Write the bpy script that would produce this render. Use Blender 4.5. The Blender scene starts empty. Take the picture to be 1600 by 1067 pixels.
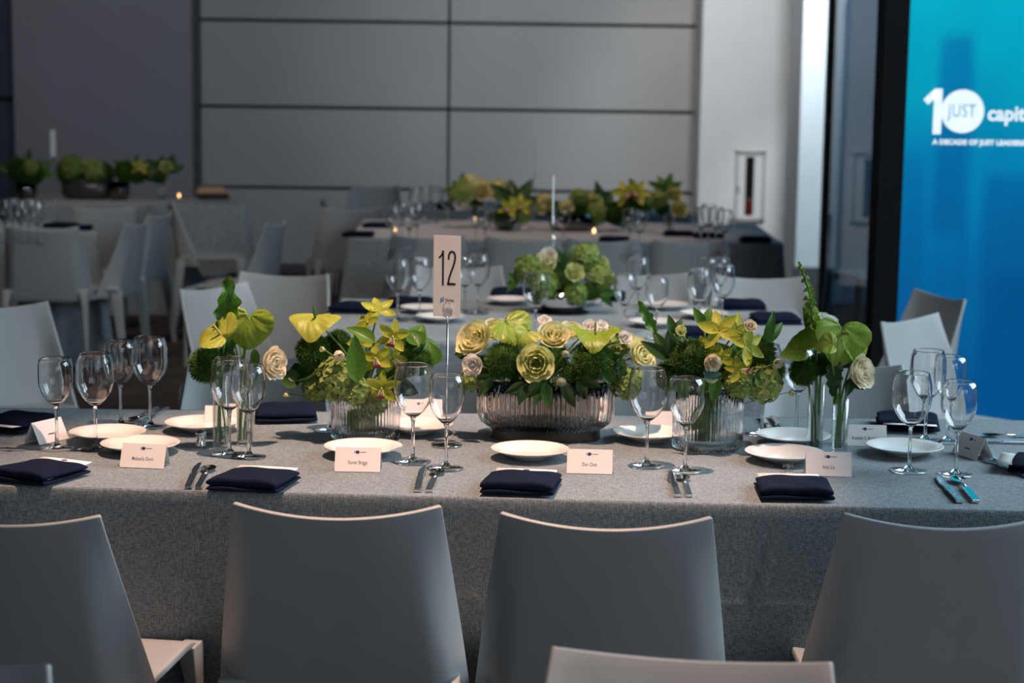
import bpy, math, random
from mathutils import Vector, Matrix, noise
R = math.radians; PI = math.pi; TAU = 2*PI
rnd = random.Random(7)
sc = bpy.context.scene
COL = sc.collection

# ------------------------------------------------------------------ camera
FPX = 2850.0; H = 1.57
pitch = math.atan((533.5-137)/FPX); roll = 0.014
fwd = Vector((0, math.cos(pitch), -math.sin(pitch)))
up0 = Vector((0, math.sin(pitch), math.cos(pitch))); right0 = Vector((1, 0, 0))
cright = right0*math.cos(roll)+up0*math.sin(roll)
cup = up0*math.cos(roll)-right0*math.sin(roll)
CAM = Vector((0, 0, H))
cam = bpy.data.cameras.new('camera'); camo = bpy.data.objects.new('camera', cam); COL.objects.link(camo)
cam.sensor_width = 36; cam.lens = FPX*36/1600; cam.clip_start = .05; cam.clip_end = 100
m = Matrix((cright, cup, -fwd)).transposed().to_4x4(); m.translation = CAM
camo.matrix_world = m
cam.dof.use_dof = True; cam.dof.focus_distance = 3.75; cam.dof.aperture_fstop = 4.2
sc.camera = camo
# ------------------------------------------------------------------ world, lights, exposure
w = bpy.data.worlds.new('world'); sc.world = w; w.use_nodes = True
w.node_tree.nodes['Background'].inputs[0].default_value = (.55, .60, .68, 1)
w.node_tree.nodes['Background'].inputs[1].default_value = 0.12
sc.view_settings.view_transform = 'Standard'; sc.view_settings.look = 'None'
sc.view_settings.gamma = 1; sc.view_settings.use_curve_mapping = False
sc.view_settings.exposure = -0.1
def spot(name, loc, target, power, col, size=60, blend=.6, rad=.06):
    l = bpy.data.lights.new(name, 'SPOT'); l.energy = power; l.color = col; l.spot_size = R(size); l.spot_blend = blend; l.shadow_soft_size = rad
    o = bpy.data.objects.new(name, l); COL.objects.link(o); o.location = loc
    o.rotation_euler = (Vector(target)-Vector(loc)).to_track_quat('-Z', 'Y').to_euler(); return o
def area(name, loc, target, power, col, sx, sy):
    l = bpy.data.lights.new(name, 'AREA'); l.energy = power; l.color = col; l.shape = 'RECTANGLE'; l.size = sx; l.size_y = sy
    o = bpy.data.objects.new(name, l); COL.objects.link(o); o.location = loc
    o.rotation_euler = (Vector(target)-Vector(loc)).to_track_quat('-Z', 'Y').to_euler(); return o
WARM = (1, .62, .45)
spot('table_spotlight', (-.05, 3.66, 4.3), (-.25, 3.80, .75), 1000, WARM, 33, .5, .035)
spot('mid_table_spotlight', (.1, 6.0, 4.4), (.1, 6.4, .75), 170, WARM, 40, .7)
spot('far_table_spotlight', (.1, 10.2, 4.4), (.1, 10.6, .75), 330, WARM, 42, .7)
spot('left_table_spotlight', (-3.3, 12.2, 4.4), (-3.3, 12.9, .75), 60, WARM, 38, .7)
spot('front_chair_spotlight', (.5, 1.2, 4.3), (.45, 2.15, .6), 470, (1, .72, .58), 24, .5)
spot('aisle_fill_light', (-.2, 4.5, 4.4), (-.2, 6.9, .7), 330, (1, .86, .76), 52, .8, .15)  # unseen fill lamp added to brighten the chairs beyond the front table
spot('column_fill_light', (1.75, 11.3, 4.3), (2.25, 13.3, 1.7), 270, (.93, .97, 1), 30, .5, .15)  # separate fill added only to lighten the white column
spot('pillar_fill_light', (1.9, 11.4, 4.3), (2.0, 15, 1.4), 420, (.93, .97, 1), 44, .7, .25)  # added lamp in place of side daylight that the screen would block
spot('back_wall_spotlight', (1.0, 9.5, 4.4), (0.7, 15.4, 1.9), 520, (1, .97, .94), 50, 1, .3)
spot('far_corner_fill_light', (1.9, 7.4, 4.4), (1.5, 9.9, .4), 200, (.76, .9, 1), 34, .8, .2)  # cool fill added to lift the right end of the far tablecloth
spot('left_aisle_fill_light', (-2.3, 8.4, 4.4), (-2.4, 10.8, .5), 240, (1, .84, .74), 66, .8, .1)  # added warm fill for the chairs and seats at far left
spot('left_wall_fill_light', (-3.2, 10.5, 4.4), (-3.0, 15.4, 2.2), 170, (.95, .9, 1), 60, 1, .3)  # extra fill added to raise the dark partition on the left
area('window_daylight', (3.5, 4.4, 2.7), (0.8, 4.1, .8), 195, (.70, .88, 1), 2.6, 2.4)
for wx_, wp_ in ((.9, 4), (1.7, 6), (2.5, 9), (3.3, 11), (4.3, 13), (-3.4, 3), (-4.2, 3)):
    area('tall_window_daylight', (wx_, -2.4+.35*abs(wx_), 2.0), (0, 4.0, .8), wp_, (.74, .88, 1), .14, 2.6)

# ------------------------------------------------------------------ geometry helpers
def ray(px, py): return fwd*FPX+cright*(px-800)-cup*(py-533.5)
def at(px, py, z=.75):
    d = ray(px, py); return CAM+d*((z-H)/d.z)
def aty(px, py, Y):
    d = ray(px, py); return CAM+d*(Y/d.y)
def V(*a): return Vector(a)
class MB:
    def __init__(s): s.v = []; s.f = []
    def add(s, vs, fs, M=None):
        n = len(s.v)
        s.v += [tuple(M @ Vector(p)) for p in vs] if M else [tuple(p) for p in vs]
        s.f += [tuple(i+n for i in f) for f in fs]; return s
    def box(s, c, d, M=None, taper=1):
        x, y, z = [k/2 for k in d]; cx, cy, cz = c
        vs = [(cx+a*x*(taper if k > 0 else 1), cy+b*y*(taper if k > 0 else 1), cz+k*z) for k in (-1, 1) for a, b in ((-1, -1), (1, -1), (1, 1), (-1, 1))]
        return s.add(vs, [(3, 2, 1, 0), (4, 5, 6, 7), (0, 1, 5, 4), (1, 2, 6, 5), (2, 3, 7, 6), (3, 0, 4, 7)], M)
    def grid(s, fn, nu, nv, wrap=False, M=None):
        cols = nu if wrap else nu+1
        vs = [fn(i/nu, j/nv) for j in range(nv+1) for i in range(cols)]
        fs = []
        for j in range(nv):
            for i in range(nu):
                a = j*cols+i; b = j*cols+(i+1) % cols
                fs.append((a, b, b+cols, a+cols))
        return s.add(vs, fs, M)
    def lathe(s, prof, n=32, sx=1, sy=1, rib=None, c=(0, 0, 0)):
        def fn(u, v):
            k = v*(len(prof)-1); i = min(int(round(k)), len(prof)-1); r, z = prof[i][:2]
            a = u*TAU; q = 1+(rib(a, i) if rib else 0)
            return (c[0]+r*q*math.cos(a)*sx, c[1]+r*q*math.sin(a)*sy, c[2]+z)
        return s.grid(fn, n, len(prof)-1, True)
    def tube(s, pts, rad, n=6, cap=True):
        pts = [Vector(p) for p in pts]; rings = []; N = len(pts)
        ref = Vector((.13, .9, .2))
        for i, p in enumerate(pts):
            t = (pts[min(i+1, N-1)]-pts[max(i-1, 0)]).normalized()
            a = t.cross(ref)
            if a.length < .1: a = t.cross(Vector((1, 0, 0)))
            a.normalize(); b = t.cross(a); r = rad[i] if isinstance(rad, (list, tuple)) else rad
            rings += [p+(a*math.cos(TAU*k/n)+b*math.sin(TAU*k/n))*r for k in range(n)]
        fs = [(i*n+k, i*n+(k+1) % n, (i+1)*n+(k+1) % n, (i+1)*n+k) for i in range(N-1) for k in range(n)]
        if cap: fs += [tuple(range(n-1, -1, -1)), tuple((N-1)*n+k for k in range(n))]
        return s.add(rings, fs)
    def mesh(s, name, mt, smooth=True):
        me = bpy.data.meshes.new(name); me.from_pydata(s.v, [], s.f); me.materials.append(mt)
        if smooth: me.polygons.foreach_set('use_smooth', [True]*len(me.polygons))
        me.update(); return me
def obj(name, me, parent=None, M=None, bevel=0, solid=0, sub=0):
    o = bpy.data.objects.new(name, me); COL.objects.link(o)
    if parent: o.parent = parent
    if M is not None: o.matrix_local = M
    if solid:
        q = o.modifiers.new('s', 'SOLIDIFY'); q.thickness = solid; q.offset = 0
    if bevel:
        q = o.modifiers.new('b', 'BEVEL'); q.width = bevel; q.segments = 3; q.limit_method = 'ANGLE'
    if sub:
        q = o.modifiers.new('u', 'SUBSURF'); q.levels = q.render_levels = sub
    return o
def tag(o, label=None, cat=None, group=None, kind=None):
    for k, v in (('label', label), ('category', cat), ('group', group), ('kind', kind)):
        if v: o[k] = v
    return o
def root(name, loc, rz=0, label=None, cat=None, group=None):
    o = bpy.data.objects.new(name, None); COL.objects.link(o); o.empty_display_size = .05
    o.location = loc; o.rotation_euler = (0, 0, rz); return tag(o, label, cat, group)
def T(x, y, z): return Matrix.Translation((x, y, z))
def RZ(a): return Matrix.Rotation(a, 4, 'Z')
def RX(a): return Matrix.Rotation(a, 4, 'X')
def RY(a): return Matrix.Rotation(a, 4, 'Y')
def S(x, y=None, z=None): return Matrix.Diagonal((x, x if y is None else y, x if z is None else z, 1))

# ------------------------------------------------------------------ materials
def nodes(name):
    mt = bpy.data.materials.new(name); mt.use_nodes = True; nt = mt.node_tree; b = nt.nodes['Principled BSDF']
    return mt, nt, b
def L(nt, a, b): nt.links.new(a, b)
def mat(name, c, rough=.5, metal=0, var=.12, scale=8, bump=0, bscale=60, spec=.5, emit=0, coat=0):
    mt, nt, b = nodes(name)
    b.inputs['Roughness'].default_value = rough; b.inputs['Metallic'].default_value = metal
    b.inputs['Specular IOR Level'].default_value = spec; b.inputs['Coat Weight'].default_value = coat
    tc = nt.nodes.new('ShaderNodeTexCoord'); n = nt.nodes.new('ShaderNodeTexNoise'); n.inputs['Scale'].default_value = scale
    n.inputs['Detail'].default_value = 4; L(nt, tc.outputs['Object'], n.inputs['Vector'])
    r = nt.nodes.new('ShaderNodeValToRGB'); r.color_ramp.elements[0].position = .3; r.color_ramp.elements[1].position = .7
    r.color_ramp.elements[0].color = tuple(k*(1-var) for k in c)+(1,); r.color_ramp.elements[1].color = tuple(min(1, k*(1+var)) for k in c)+(1,)
    L(nt, n.outputs['Fac'], r.inputs['Fac']); L(nt, r.outputs['Color'], b.inputs['Base Color'])
    if emit:
        b.inputs['Emission Color'].default_value = c+(1,); b.inputs['Emission Strength'].default_value = emit
    if bump:
        n2 = nt.nodes.new('ShaderNodeTexNoise'); n2.inputs['Scale'].default_value = bscale; L(nt, tc.outputs['Object'], n2.inputs['Vector'])
        bp = nt.nodes.new('ShaderNodeBump'); bp.inputs['Strength'].default_value = bump; bp.inputs['Distance'].default_value = .002
        L(nt, n2.outputs['Fac'], bp.inputs['Height']); L(nt, bp.outputs['Normal'], b.inputs['Normal'])
    return mt
def petal_mat(name, c, c2, scale=30, trans=.3, rough=.5, spec=.35):
    mt, nt, b = nodes(name); out = nt.nodes['Material Output']
    b.inputs['Roughness'].default_value = rough; b.inputs['Specular IOR Level'].default_value = spec
    tc = nt.nodes.new('ShaderNodeTexCoord'); n = nt.nodes.new('ShaderNodeTexNoise'); n.inputs['Scale'].default_value = scale
    n.inputs['Detail'].default_value = 5; L(nt, tc.outputs['Object'], n.inputs['Vector'])
    oi = nt.nodes.new('ShaderNodeObjectInfo')
    r = nt.nodes.new('ShaderNodeValToRGB'); r.color_ramp.elements[0].position = .32; r.color_ramp.elements[1].position = .68
    r.color_ramp.elements[0].color = c+(1,); r.color_ramp.elements[1].color = c2+(1,)
    ad = nt.nodes.new('ShaderNodeMath'); ad.operation = 'MULTIPLY_ADD'; ad.inputs[1].default_value = .25; ad.inputs[2].default_value = -.12
    L(nt, oi.outputs['Random'], ad.inputs[0])
    a2 = nt.nodes.new('ShaderNodeMath'); L(nt, ad.outputs[0], a2.inputs[0]); L(nt, n.outputs['Fac'], a2.inputs[1])
    L(nt, a2.outputs[0], r.inputs['Fac']); L(nt, r.outputs['Color'], b.inputs['Base Color'])
    t = nt.nodes.new('ShaderNodeBsdfTranslucent'); L(nt, r.outputs['Color'], t.inputs['Color'])
    mx = nt.nodes.new('ShaderNodeMixShader'); mx.inputs[0].default_value = trans
    L(nt, b.outputs[0], mx.inputs[1]); L(nt, t.outputs[0], mx.inputs[2]); L(nt, mx.outputs[0], out.inputs['Surface'])
    return mt
def cloth_mat(name, ca, cb, thread=420, bump=.5):
    mt, nt, b = nodes(name); b.inputs['Roughness'].default_value = .92; b.inputs['Specular IOR Level'].default_value = .15
    b.inputs['Sheen Weight'].default_value = .15
    tc = nt.nodes.new('ShaderNodeTexCoord')
    hs = []
    for sx, sy, sz in ((thread, thread*.12, thread*.12), (thread*.12, thread, thread)):
        mp = nt.nodes.new('ShaderNodeMapping'); mp.inputs['Scale'].default_value = (sx, sy, sz); L(nt, tc.outputs['Object'], mp.inputs['Vector'])
        n = nt.nodes.new('ShaderNodeTexNoise'); n.inputs['Scale'].default_value = 1; n.inputs['Detail'].default_value = 2; L(nt, mp.outputs[0], n.inputs['Vector']); hs.append(n)
    ad = nt.nodes.new('ShaderNodeMath'); L(nt, hs[0].outputs['Fac'], ad.inputs[0]); L(nt, hs[1].outputs['Fac'], ad.inputs[1])
    md = nt.nodes.new('ShaderNodeMath'); md.operation = 'MULTIPLY'; md.inputs[1].default_value = .5; L(nt, ad.outputs[0], md.inputs[0])
    r = nt.nodes.new('ShaderNodeValToRGB'); r.color_ramp.elements[0].position = .4; r.color_ramp.elements[1].position = .6
    r.color_ramp.elements[0].color = ca+(1,); r.color_ramp.elements[1].color = cb+(1,)
    L(nt, md.outputs[0], r.inputs['Fac']); L(nt, r.outputs['Color'], b.inputs['Base Color'])
    bp = nt.nodes.new('ShaderNodeBump'); bp.inputs['Strength'].default_value = bump; bp.inputs['Distance'].default_value = .002
    L(nt, md.outputs[0], bp.inputs['Height']); L(nt, bp.outputs['Normal'], b.inputs['Normal'])
    return mt
def thin_glass(name, tint=(.95, .97, .98), lo=.045, hi=.85, power=3.2, rough=.01, gl=(1, 1, 1)):
    mt, nt, b = nodes(name); out = nt.nodes['Material Output']; nt.nodes.remove(b)
    t = nt.nodes.new('ShaderNodeBsdfTransparent'); t.inputs[0].default_value = tint+(1,)
    g = nt.nodes.new('ShaderNodeBsdfGlossy'); g.inputs['Roughness'].default_value = rough; g.inputs['Color'].default_value = gl+(1,)
    lw = nt.nodes.new('ShaderNodeLayerWeight'); lw.inputs[0].default_value = .5
    p = nt.nodes.new('ShaderNodeMath'); p.operation = 'POWER'; p.inputs[1].default_value = power; L(nt, lw.outputs['Facing'], p.inputs[0])
    q = nt.nodes.new('ShaderNodeMath'); q.operation = 'MULTIPLY_ADD'; q.inputs[1].default_value = hi; q.inputs[2].default_value = lo; L(nt, p.outputs[0], q.inputs[0])
    mx = nt.nodes.new('ShaderNodeMixShader'); L(nt, q.outputs[0], mx.inputs[0]); L(nt, t.outputs[0], mx.inputs[1]); L(nt, g.outputs[0], mx.inputs[2])
    L(nt, mx.outputs[0], out.inputs['Surface']); return mt
def real_glass(name, c=(1, 1, 1), ior=1.45, rough=0):
    mt, nt, b = nodes(name); b.inputs['Base Color'].default_value = c+(1,); b.inputs['Transmission Weight'].default_value = 1
    b.inputs['IOR'].default_value = ior; b.inputs['Roughness'].default_value = rough; return mt
M = {}
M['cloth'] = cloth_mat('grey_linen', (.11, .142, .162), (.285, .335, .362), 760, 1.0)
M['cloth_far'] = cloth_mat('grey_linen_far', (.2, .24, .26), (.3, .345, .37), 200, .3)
M['navy'] = cloth_mat('navy_napkin', (.003, .0065, .021), (.005, .0105, .031), 900, .25)
M['navy'].node_tree.nodes['Principled BSDF'].inputs['Sheen Weight'].default_value = 0
M['plastic'] = mat('grey_plastic', (.36, .38, .385), .42, var=.03, bump=.05, bscale=400)
M['porcelain'] = mat('white_porcelain', (.82, .81, .79), .12, var=.01)
M['card'] = mat('card_paper', (.86, .84, .83), .7, var=.015)
M['steel'] = mat('polished_steel', (.75, .76, .78), .12, 1, var=.03)
M['chrome'] = mat('chrome', (.85, .85, .86), .08, 1, var=.02)
M['ink'] = mat('dark_ink', (.015, .015, .02), .6)
M['ink2'] = mat('thin_grey_ink', (.1, .09, .09), .6)
M['inkblue'] = mat('navy_ink', (.02, .03, .16), .6)
M['inkcyan'] = mat('cyan_ink', (.02, .25, .45), .6)
M['floor'] = mat('brown_carpet', (.035, .022, .018), .85, var=.6, scale=3, bump=.4, bscale=120)
M['ceiling'] = mat('dark_ceiling', (.08, .08, .09), .9)
M['panel'] = mat('grey_wall_panel', (.42, .41, .405), .7, var=.03, scale=2)
M['joint'] = mat('dark_joint', (.09, .09, .095), .8)
M['plainwall'] = mat('lilac_grey_wall', (.3, .29, .31), .8, var=.04, scale=1.5)
M['darkwall'] = mat('navy_grey_wall', (.06, .08, .11), .8)
M['white'] = mat('white_paint', (.78, .8, .81), .6, var=.02)
M['black'] = mat('black_metal', (.006, .006, .007), .7, var=.1, spec=.15)
M['redpaint'] = mat('red_enamel', (.12, .01, .01), .3)
M['thin'] = thin_glass('wine_glass_bowl', (.96,.975,.98), .035, .75, 4.2, .005)
M['glass'] = thin_glass('wine_glass_stem', (.93, .95, .96), .10, .9, 1.6, .01)
def bowl_glass(name, base, amt, power, tint=(.97, .98, .985)):
    mt, nt, b = nodes(name); out = nt.nodes['Material Output']; nt.nodes.remove(b)
    t = nt.nodes.new('ShaderNodeBsdfTransparent'); t.inputs[0].default_value = tint+(1,)
    g_ = nt.nodes.new('ShaderNodeBsdfGlass'); g_.inputs['Roughness'].default_value = .0; g_.inputs['IOR'].default_value = 1.5
    lw = nt.nodes.new('ShaderNodeLayerWeight'); lw.inputs[0].default_value = .5
    p = nt.nodes.new('ShaderNodeMath'); p.operation = 'POWER'; p.inputs[1].default_value = power; L(nt, lw.outputs['Facing'], p.inputs[0])
    q = nt.nodes.new('ShaderNodeMath'); q.operation = 'MULTIPLY_ADD'; q.use_clamp = True; q.inputs[1].default_value = amt; q.inputs[2].default_value = base; L(nt, p.outputs[0], q.inputs[0])
    mx = nt.nodes.new('ShaderNodeMixShader'); L(nt, q.outputs[0], mx.inputs[0]); L(nt, t.outputs[0], mx.inputs[1]); L(nt, g_.outputs[0], mx.inputs[2])
    L(nt, mx.outputs[0], out.inputs['Surface']); return mt
M['thin'] = real_glass('wine_glass_bowl', (1, 1, 1), 1.5)
M['glass'] = real_glass('wine_glass_stem', (1, 1, 1), 1.5)
M['tube'] = thin_glass('clear_tube_glass', (.95, .97, .97), .05, .8, 2.6)
M['ribbed'] = real_glass('ribbed_clear_glass', (.97, .98, .98), 1.35)
M['smoke'] = real_glass('smoky_ribbed_glass', (.66, .60, .56), 1.5, .02)
M['smokefoot'] = mat('smoky_glass_foot', (.05, .045, .042), .2, .3, var=.1)
M['water'] = thin_glass('water', (.88, .93, .9), .03, .6, 3)
M['pane'] = thin_glass('dark_window_glass', (.36, .44, .5), .05, .12, 3)
M['leaf'] = petal_mat('green_leaf', (.035, .115, .012), (.09, .23, .022), 25, .22, .38)
M['leafdark'] = petal_mat('dark_leaf', (.012, .045, .010), (.035, .10, .015), 25, .15, .4)
M['leafblue'] = petal_mat('blue_green_leaf', (.02, .06, .045), (.045, .12, .07), 25, .12, .45)
M['stem'] = petal_mat('stem_green', (.07, .16, .02), (.12, .24, .04), 40, .1, .45)
M['lime'] = petal_mat('lime_spathe', (.10, .21, .015), (.30, .41, .045), 22, .25, .4, .4)
M['yellowlime'] = petal_mat('yellow_lime_spathe', (.21, .30, .025), (.43, .46, .075), 22, .25, .42, .35)
M['spadix'] = petal_mat('spadix', (.35, .32, .08), (.6, .5, .2), 60, .1)
M['spadixg'] = petal_mat('green_spadix', (.04, .13, .03), (.08, .2, .04), 60, .1)
M['orchid'] = petal_mat('yellow_green_tepal', (.27, .33, .025), (.50, .52, .055), 18, .3, .45)
M['lip'] = petal_mat('cream_lip', (.72, .55, .35), (.8, .68, .45), 40, .2)
M['crimson'] = petal_mat('crimson_lip_edge', (.16, .006, .012), (.26, .02, .02), 80, .1)
M['rose'] = petal_mat('cream_yellow_petal', (.72, .71, .34), (.82, .81, .54), 22, .3, .55)
M['rosegreen'] = petal_mat('green_cream_petal', (.55, .62, .22), (.74, .74, .38), 22, .3, .55)
M['rosewhite'] = petal_mat('ivory_petal', (.80, .70, .50), (.86, .80, .64), 22, .3, .55)
M['whitepink'] = petal_mat('blush_white_petal', (.84, .81, .76), (.9, .88, .84), 30, .3, .55)
M['moss'] = petal_mat('mossy_green', (.02, .07, .008), (.06, .15, .014), 50, .2, .7)
M['hydrangea'] = petal_mat('pale_green_floret', (.15, .25, .045), (.32, .41, .12), 40, .3, .6)
M['thistle'] = petal_mat('thistle_grey', (.16, .19, .13), (.34, .36, .26), 150, .05, .7)
M['tan'] = mat('tan_wood', (.45, .28, .16), .5)
M['flame'] = mat('flame', (1, .55, .22), .5, emit=9)
M['screenwhite'] = mat('lit_white', (.85, .92, .95), .5, emit=.72)
M['screenblue'] = mat('lit_blue_text', (.22, .5, .62), .5, emit=.35)

# ------------------------------------------------------------------ room
WY = 15.4
def slab(name, x0, x1, y0, y1, z0, z1, mt, parent=None, bevel=0, kind=None):
    o = obj(name, MB().box(((x0+x1)/2, (y0+y1)/2, (z0+z1)/2), (x1-x0, y1-y0, z1-z0)).mesh(name, mt, False), parent, bevel=bevel)
    return tag(o, kind=kind)
slab('floor', -8, 7, -4, WY+.6, -.1, 0, M['floor'], kind='structure')
slab('ceiling', -8, 7, 0.2, WY+.6, 4.6, 4.7, M['ceiling'], kind='structure')
slab('wall_left', -8.1, -8, -4, WY+.6, 0, 4.6, M['darkwall'], kind='structure')
XL0 = aty(28, 150, WY).x; XL1 = aty(309, 150, WY).x; XM = aty(701, 150, WY).x; XR = aty(1093, 150, WY).x
wb = slab('wall_back', -8, 6.6, WY+.12, WY+.3, 0, 4.6, M['joint'], kind='structure')
zj = [aty(700, y, WY).z for y in (36, 171, 297)]; g = .013
rows = [(0.06, zj[2]-g), (zj[2]+g, zj[1]-g), (zj[1]+g, zj[0]-g), (zj[0]+g, zj[0]+.7), (zj[0]+.7+2*g, zj[0]+1.4), (zj[0]+1.4+2*g, 4.6)]
for a, b in ((XL1+.02, XM-g*.8), (XM+g*.8, XR-.03)):
    for z0, z1 in rows:
        if z1 > z0: slab('wall_panel', a, b, WY, WY+.12, z0, z1, M['panel'], wb, .004)
zd = aty(14, 155, WY).z
for z0, z1 in ((0.06, zd-.02), (zd+.02, 4.6)): slab('wall_panel', -8, XL0-.03, WY+.02, WY+.12, z0, z1, M['darkwall'], wb)
slab('wall_partition', XL0, XL1-.02, WY-.12, WY+.12, 0.0, 4.6, M['plainwall'], kind='structure')
slab('baseboard_back', XL1, XR, WY-.02, WY, 0, .07, M['joint'], kind='structure')
slab('trim_1', XL1-.02, XL1+.02, WY-.13, WY+.12, 0, 4.6, M['joint'], kind='structure')
# white pillar with extinguisher cabinet
PY = 14.95
px0 = aty(1093, 200, PY).x; px1 = aty(1252, 200, PY).x
slab('wall_pillar', px0, px1+.1, PY, WY+.1, 0, 4.6, M['white'], bevel=.01, kind='structure')
cy0 = 13.3; c0 = aty(1249, 200, cy0).x; c1 = aty(1306, 200, cy0).x
slab('column_white', c0, c1, cy0, cy0+.6, 0, 4.6, M['white'], bevel=.01, kind='structure')
slab('baseboard_right', c0-.01, c1+.01, cy0-.015, cy0, 0, .3, M['joint'], kind='structure')
a = aty(1146, 345, PY); b = aty(1196, 236, PY)
cab = root('fire_extinguisher_cabinet', (0, 0, 0), label='white recessed extinguisher cabinet with a narrow dark window in the white pillar', cat='cabinet')
cab.location = ((a.x+b.x)/2, PY, a.z); W_ = b.x-a.x; Hh = b.z-a.z
f = MB()
for c, d in (((0, -.01, .01), (W_, .03, .02)), ((0, -.01, Hh-.01), (W_, .03, .02)), ((-W_/2+.01, -.01, Hh/2), (.02, .03, Hh)), ((W_/2-.01, -.01, Hh/2), (.02, .03, Hh))): f.box(c, d)
obj('frame', f.mesh('frame', M['panel'], False), cab)
dm = MB(); sw = .035; s0 = .04; s1 = Hh-.04
for c, d in (((-(W_/2+sw)/2, -.004, Hh/2), (W_/2-sw-.02, .012, Hh-.05)), (((W_/2+sw)/2, -.004, Hh/2), (W_/2-sw-.02, .012, Hh-.05)), ((0, -.004, .033), (2*sw, .012, .03)), ((0, -.004, Hh-.033), (2*sw, .012, .03))): dm.box(c, d)
door = obj('door', dm.mesh('door', M['white'], False), cab)
obj('window_slot', MB().box((0, -.001, Hh/2), (2*sw, .006, Hh-.09)).mesh('slot', M['black'], False), door)
obj('handle', MB().box((-W_/2+.03, -.02, Hh*.45), (.012, .02, .06)).mesh('handle', M['steel'], False), door)
obj('extinguisher_tank', MB().lathe([(0, 0), (.025, 0), (.03, .01), (.03, .11), (.02, .13), (.008, .14), (0, .14)], 16, c=(0, -.012, .05), sy=.3).mesh('tank', M['redpaint']), cab)
# glazed bay, black mullion and lit screen on the right
SY = 8.2
e0 = aty(1420, 0, SY); e1 = aty(1401, 500, SY); sx = (e0.x+e1.x)/2
mw = 40*SY/FPX
tag(obj('trim_2', MB().box((sx-mw/2, SY+.05, 2.3), (mw, .16, 4.6)).mesh('mullion', M['black'], False), bevel=.006), kind='structure')
xg = aty(1306, 200, 12.0).x
gp = MB().add([(sx-mw, SY+.1, 0), (xg, 12.3, 0), (xg, 12.3, 4.6), (sx-mw, SY+.1, 4.6)], [(0, 1, 2, 3)])
wn = tag(obj('window_1', gp.mesh('glazing', M['pane'], False), solid=.012), kind='structure')
fr = MB(); d = V(xg-(sx-mw), 12.3-SY-.1, 0)
for t, wd in ((.97, .07),): 
    c = V(sx-mw, SY+.1, 2.3)+d*t; fr.box(c, (.05, .12, 4.6))
obj('window_frame', fr.mesh('frame', M['black'], False), wn)
slab('wall_right', 5.4, 5.5, SY, WY+.6, 0, 4.6, M['darkwall'], kind='structure')
slab('wall_glazed_bay', c1, 5.4, 13.6, 13.7, 0, 4.6, mat('blue_grey_wall', (.16, .24, .30), .7, var=.25, scale=.9), kind='structure')
area('glazed_bay_light', (3.6, 11.3, 4.3), (3.2, 13.2, 1), 220, (.6, .85, 1), 1.6, 1.6)
# screen
mt, nt, b = nodes('screen_image'); b.inputs['Base Color'].default_value = (.005, .005, .005, 1); b.inputs['Roughness'].default_value = .9; b.inputs['Specular IOR Level'].default_value = .05
tc = nt.nodes.new('ShaderNodeTexCoord'); sp = nt.nodes.new('ShaderNodeSeparateXYZ'); L(nt, tc.outputs['Object'], sp.inputs[0])
def math_(op, a, b_=None, c_=None, clamp=False):
    n = nt.nodes.new('ShaderNodeMath'); n.operation = op; n.use_clamp = clamp
    for i, q in enumerate((a, b_, c_)):
        if q is None: continue
        if isinstance(q, (int, float)): n.inputs[i].default_value = q
        else: L(nt, q, n.inputs[i])
    return n.outputs[0]
X_, Z_ = sp.outputs['X'], sp.outputs['Z']
def smooth(v, e0_, e1_):
    n = nt.nodes.new('ShaderNodeMapRange'); n.interpolation_type = 'SMOOTHSTEP'; n.inputs['From Min'].default_value = e0_; n.inputs['From Max'].default_value = e1_
    L(nt, v, n.inputs['Value']); return n.outputs[0]
ramp = nt.nodes.new('ShaderNodeValToRGB'); els = ramp.color_ramp.elements
els[0].position = 0; els[0].color = (.0, .10, .32, 1); els[1].position = 1; els[1].color = (.0, .54, .74, 1)
for p_, c_ in ((.38, (.0, .16, .42, 1)), (.62, (.0, .26, .53, 1)), (.74, (.0, .38, .60, 1))):
    e = els.new(p_); e.color = c_
nz = nt.nodes.new('ShaderNodeTexNoise'); nz.inputs['Scale'].default_value = 2.2; L(nt, tc.outputs['Object'], nz.inputs['Vector'])
zz = math_('ADD', math_('MULTIPLY', Z_, 1/2.1), math_('MULTIPLY_ADD', nz.outputs['Fac'], .3, -.15))
def bar(x0, x1, z1, amt, s=.04):
    k = math_('MULTIPLY', smooth(X_, x0-s, x0+s), math_('SUBTRACT', 1, smooth(X_, x1-s, x1+s)))
    k = math_('MULTIPLY', k, math_('SUBTRACT', 1, smooth(Z_, z1-.05, z1+.05))); return math_('MULTIPLY', k, amt)
tot = bar(.15, .30, 1.83, .22)
for q in (bar(.0, .11, 1.3, .12), bar(.38, .62, 1.22, .2), bar(.42, .9, .75, .1), bar(.14, .28, .95, -.18), bar(.62, .8, 1.5, .1)): tot = math_('ADD', tot, q)
L(nt, math_('SUBTRACT', zz, tot, clamp=True), ramp.inputs['Fac'])
L(nt, ramp.outputs['Color'], b.inputs['Emission Color']); b.inputs['Emission Strength'].default_value = .86
scr = root('lit_display_screen', (sx, SY, 0), label='tall lit blue screen with a skyline and a white round logo beside the black post', cat='screen')
obj('housing', MB().box((1.2, .1, 2.2), (2.4, .14, 4.3)).mesh('housing', M['black'], False), scr)
sp_o = obj('screen_image', MB().add([(0, .02, .0), (2.4, .02, .0), (2.4, .02, 4.3), (0, .02, 4.3)], [(0, 1, 2, 3)]).mesh('image', mt, False), scr)

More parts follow.
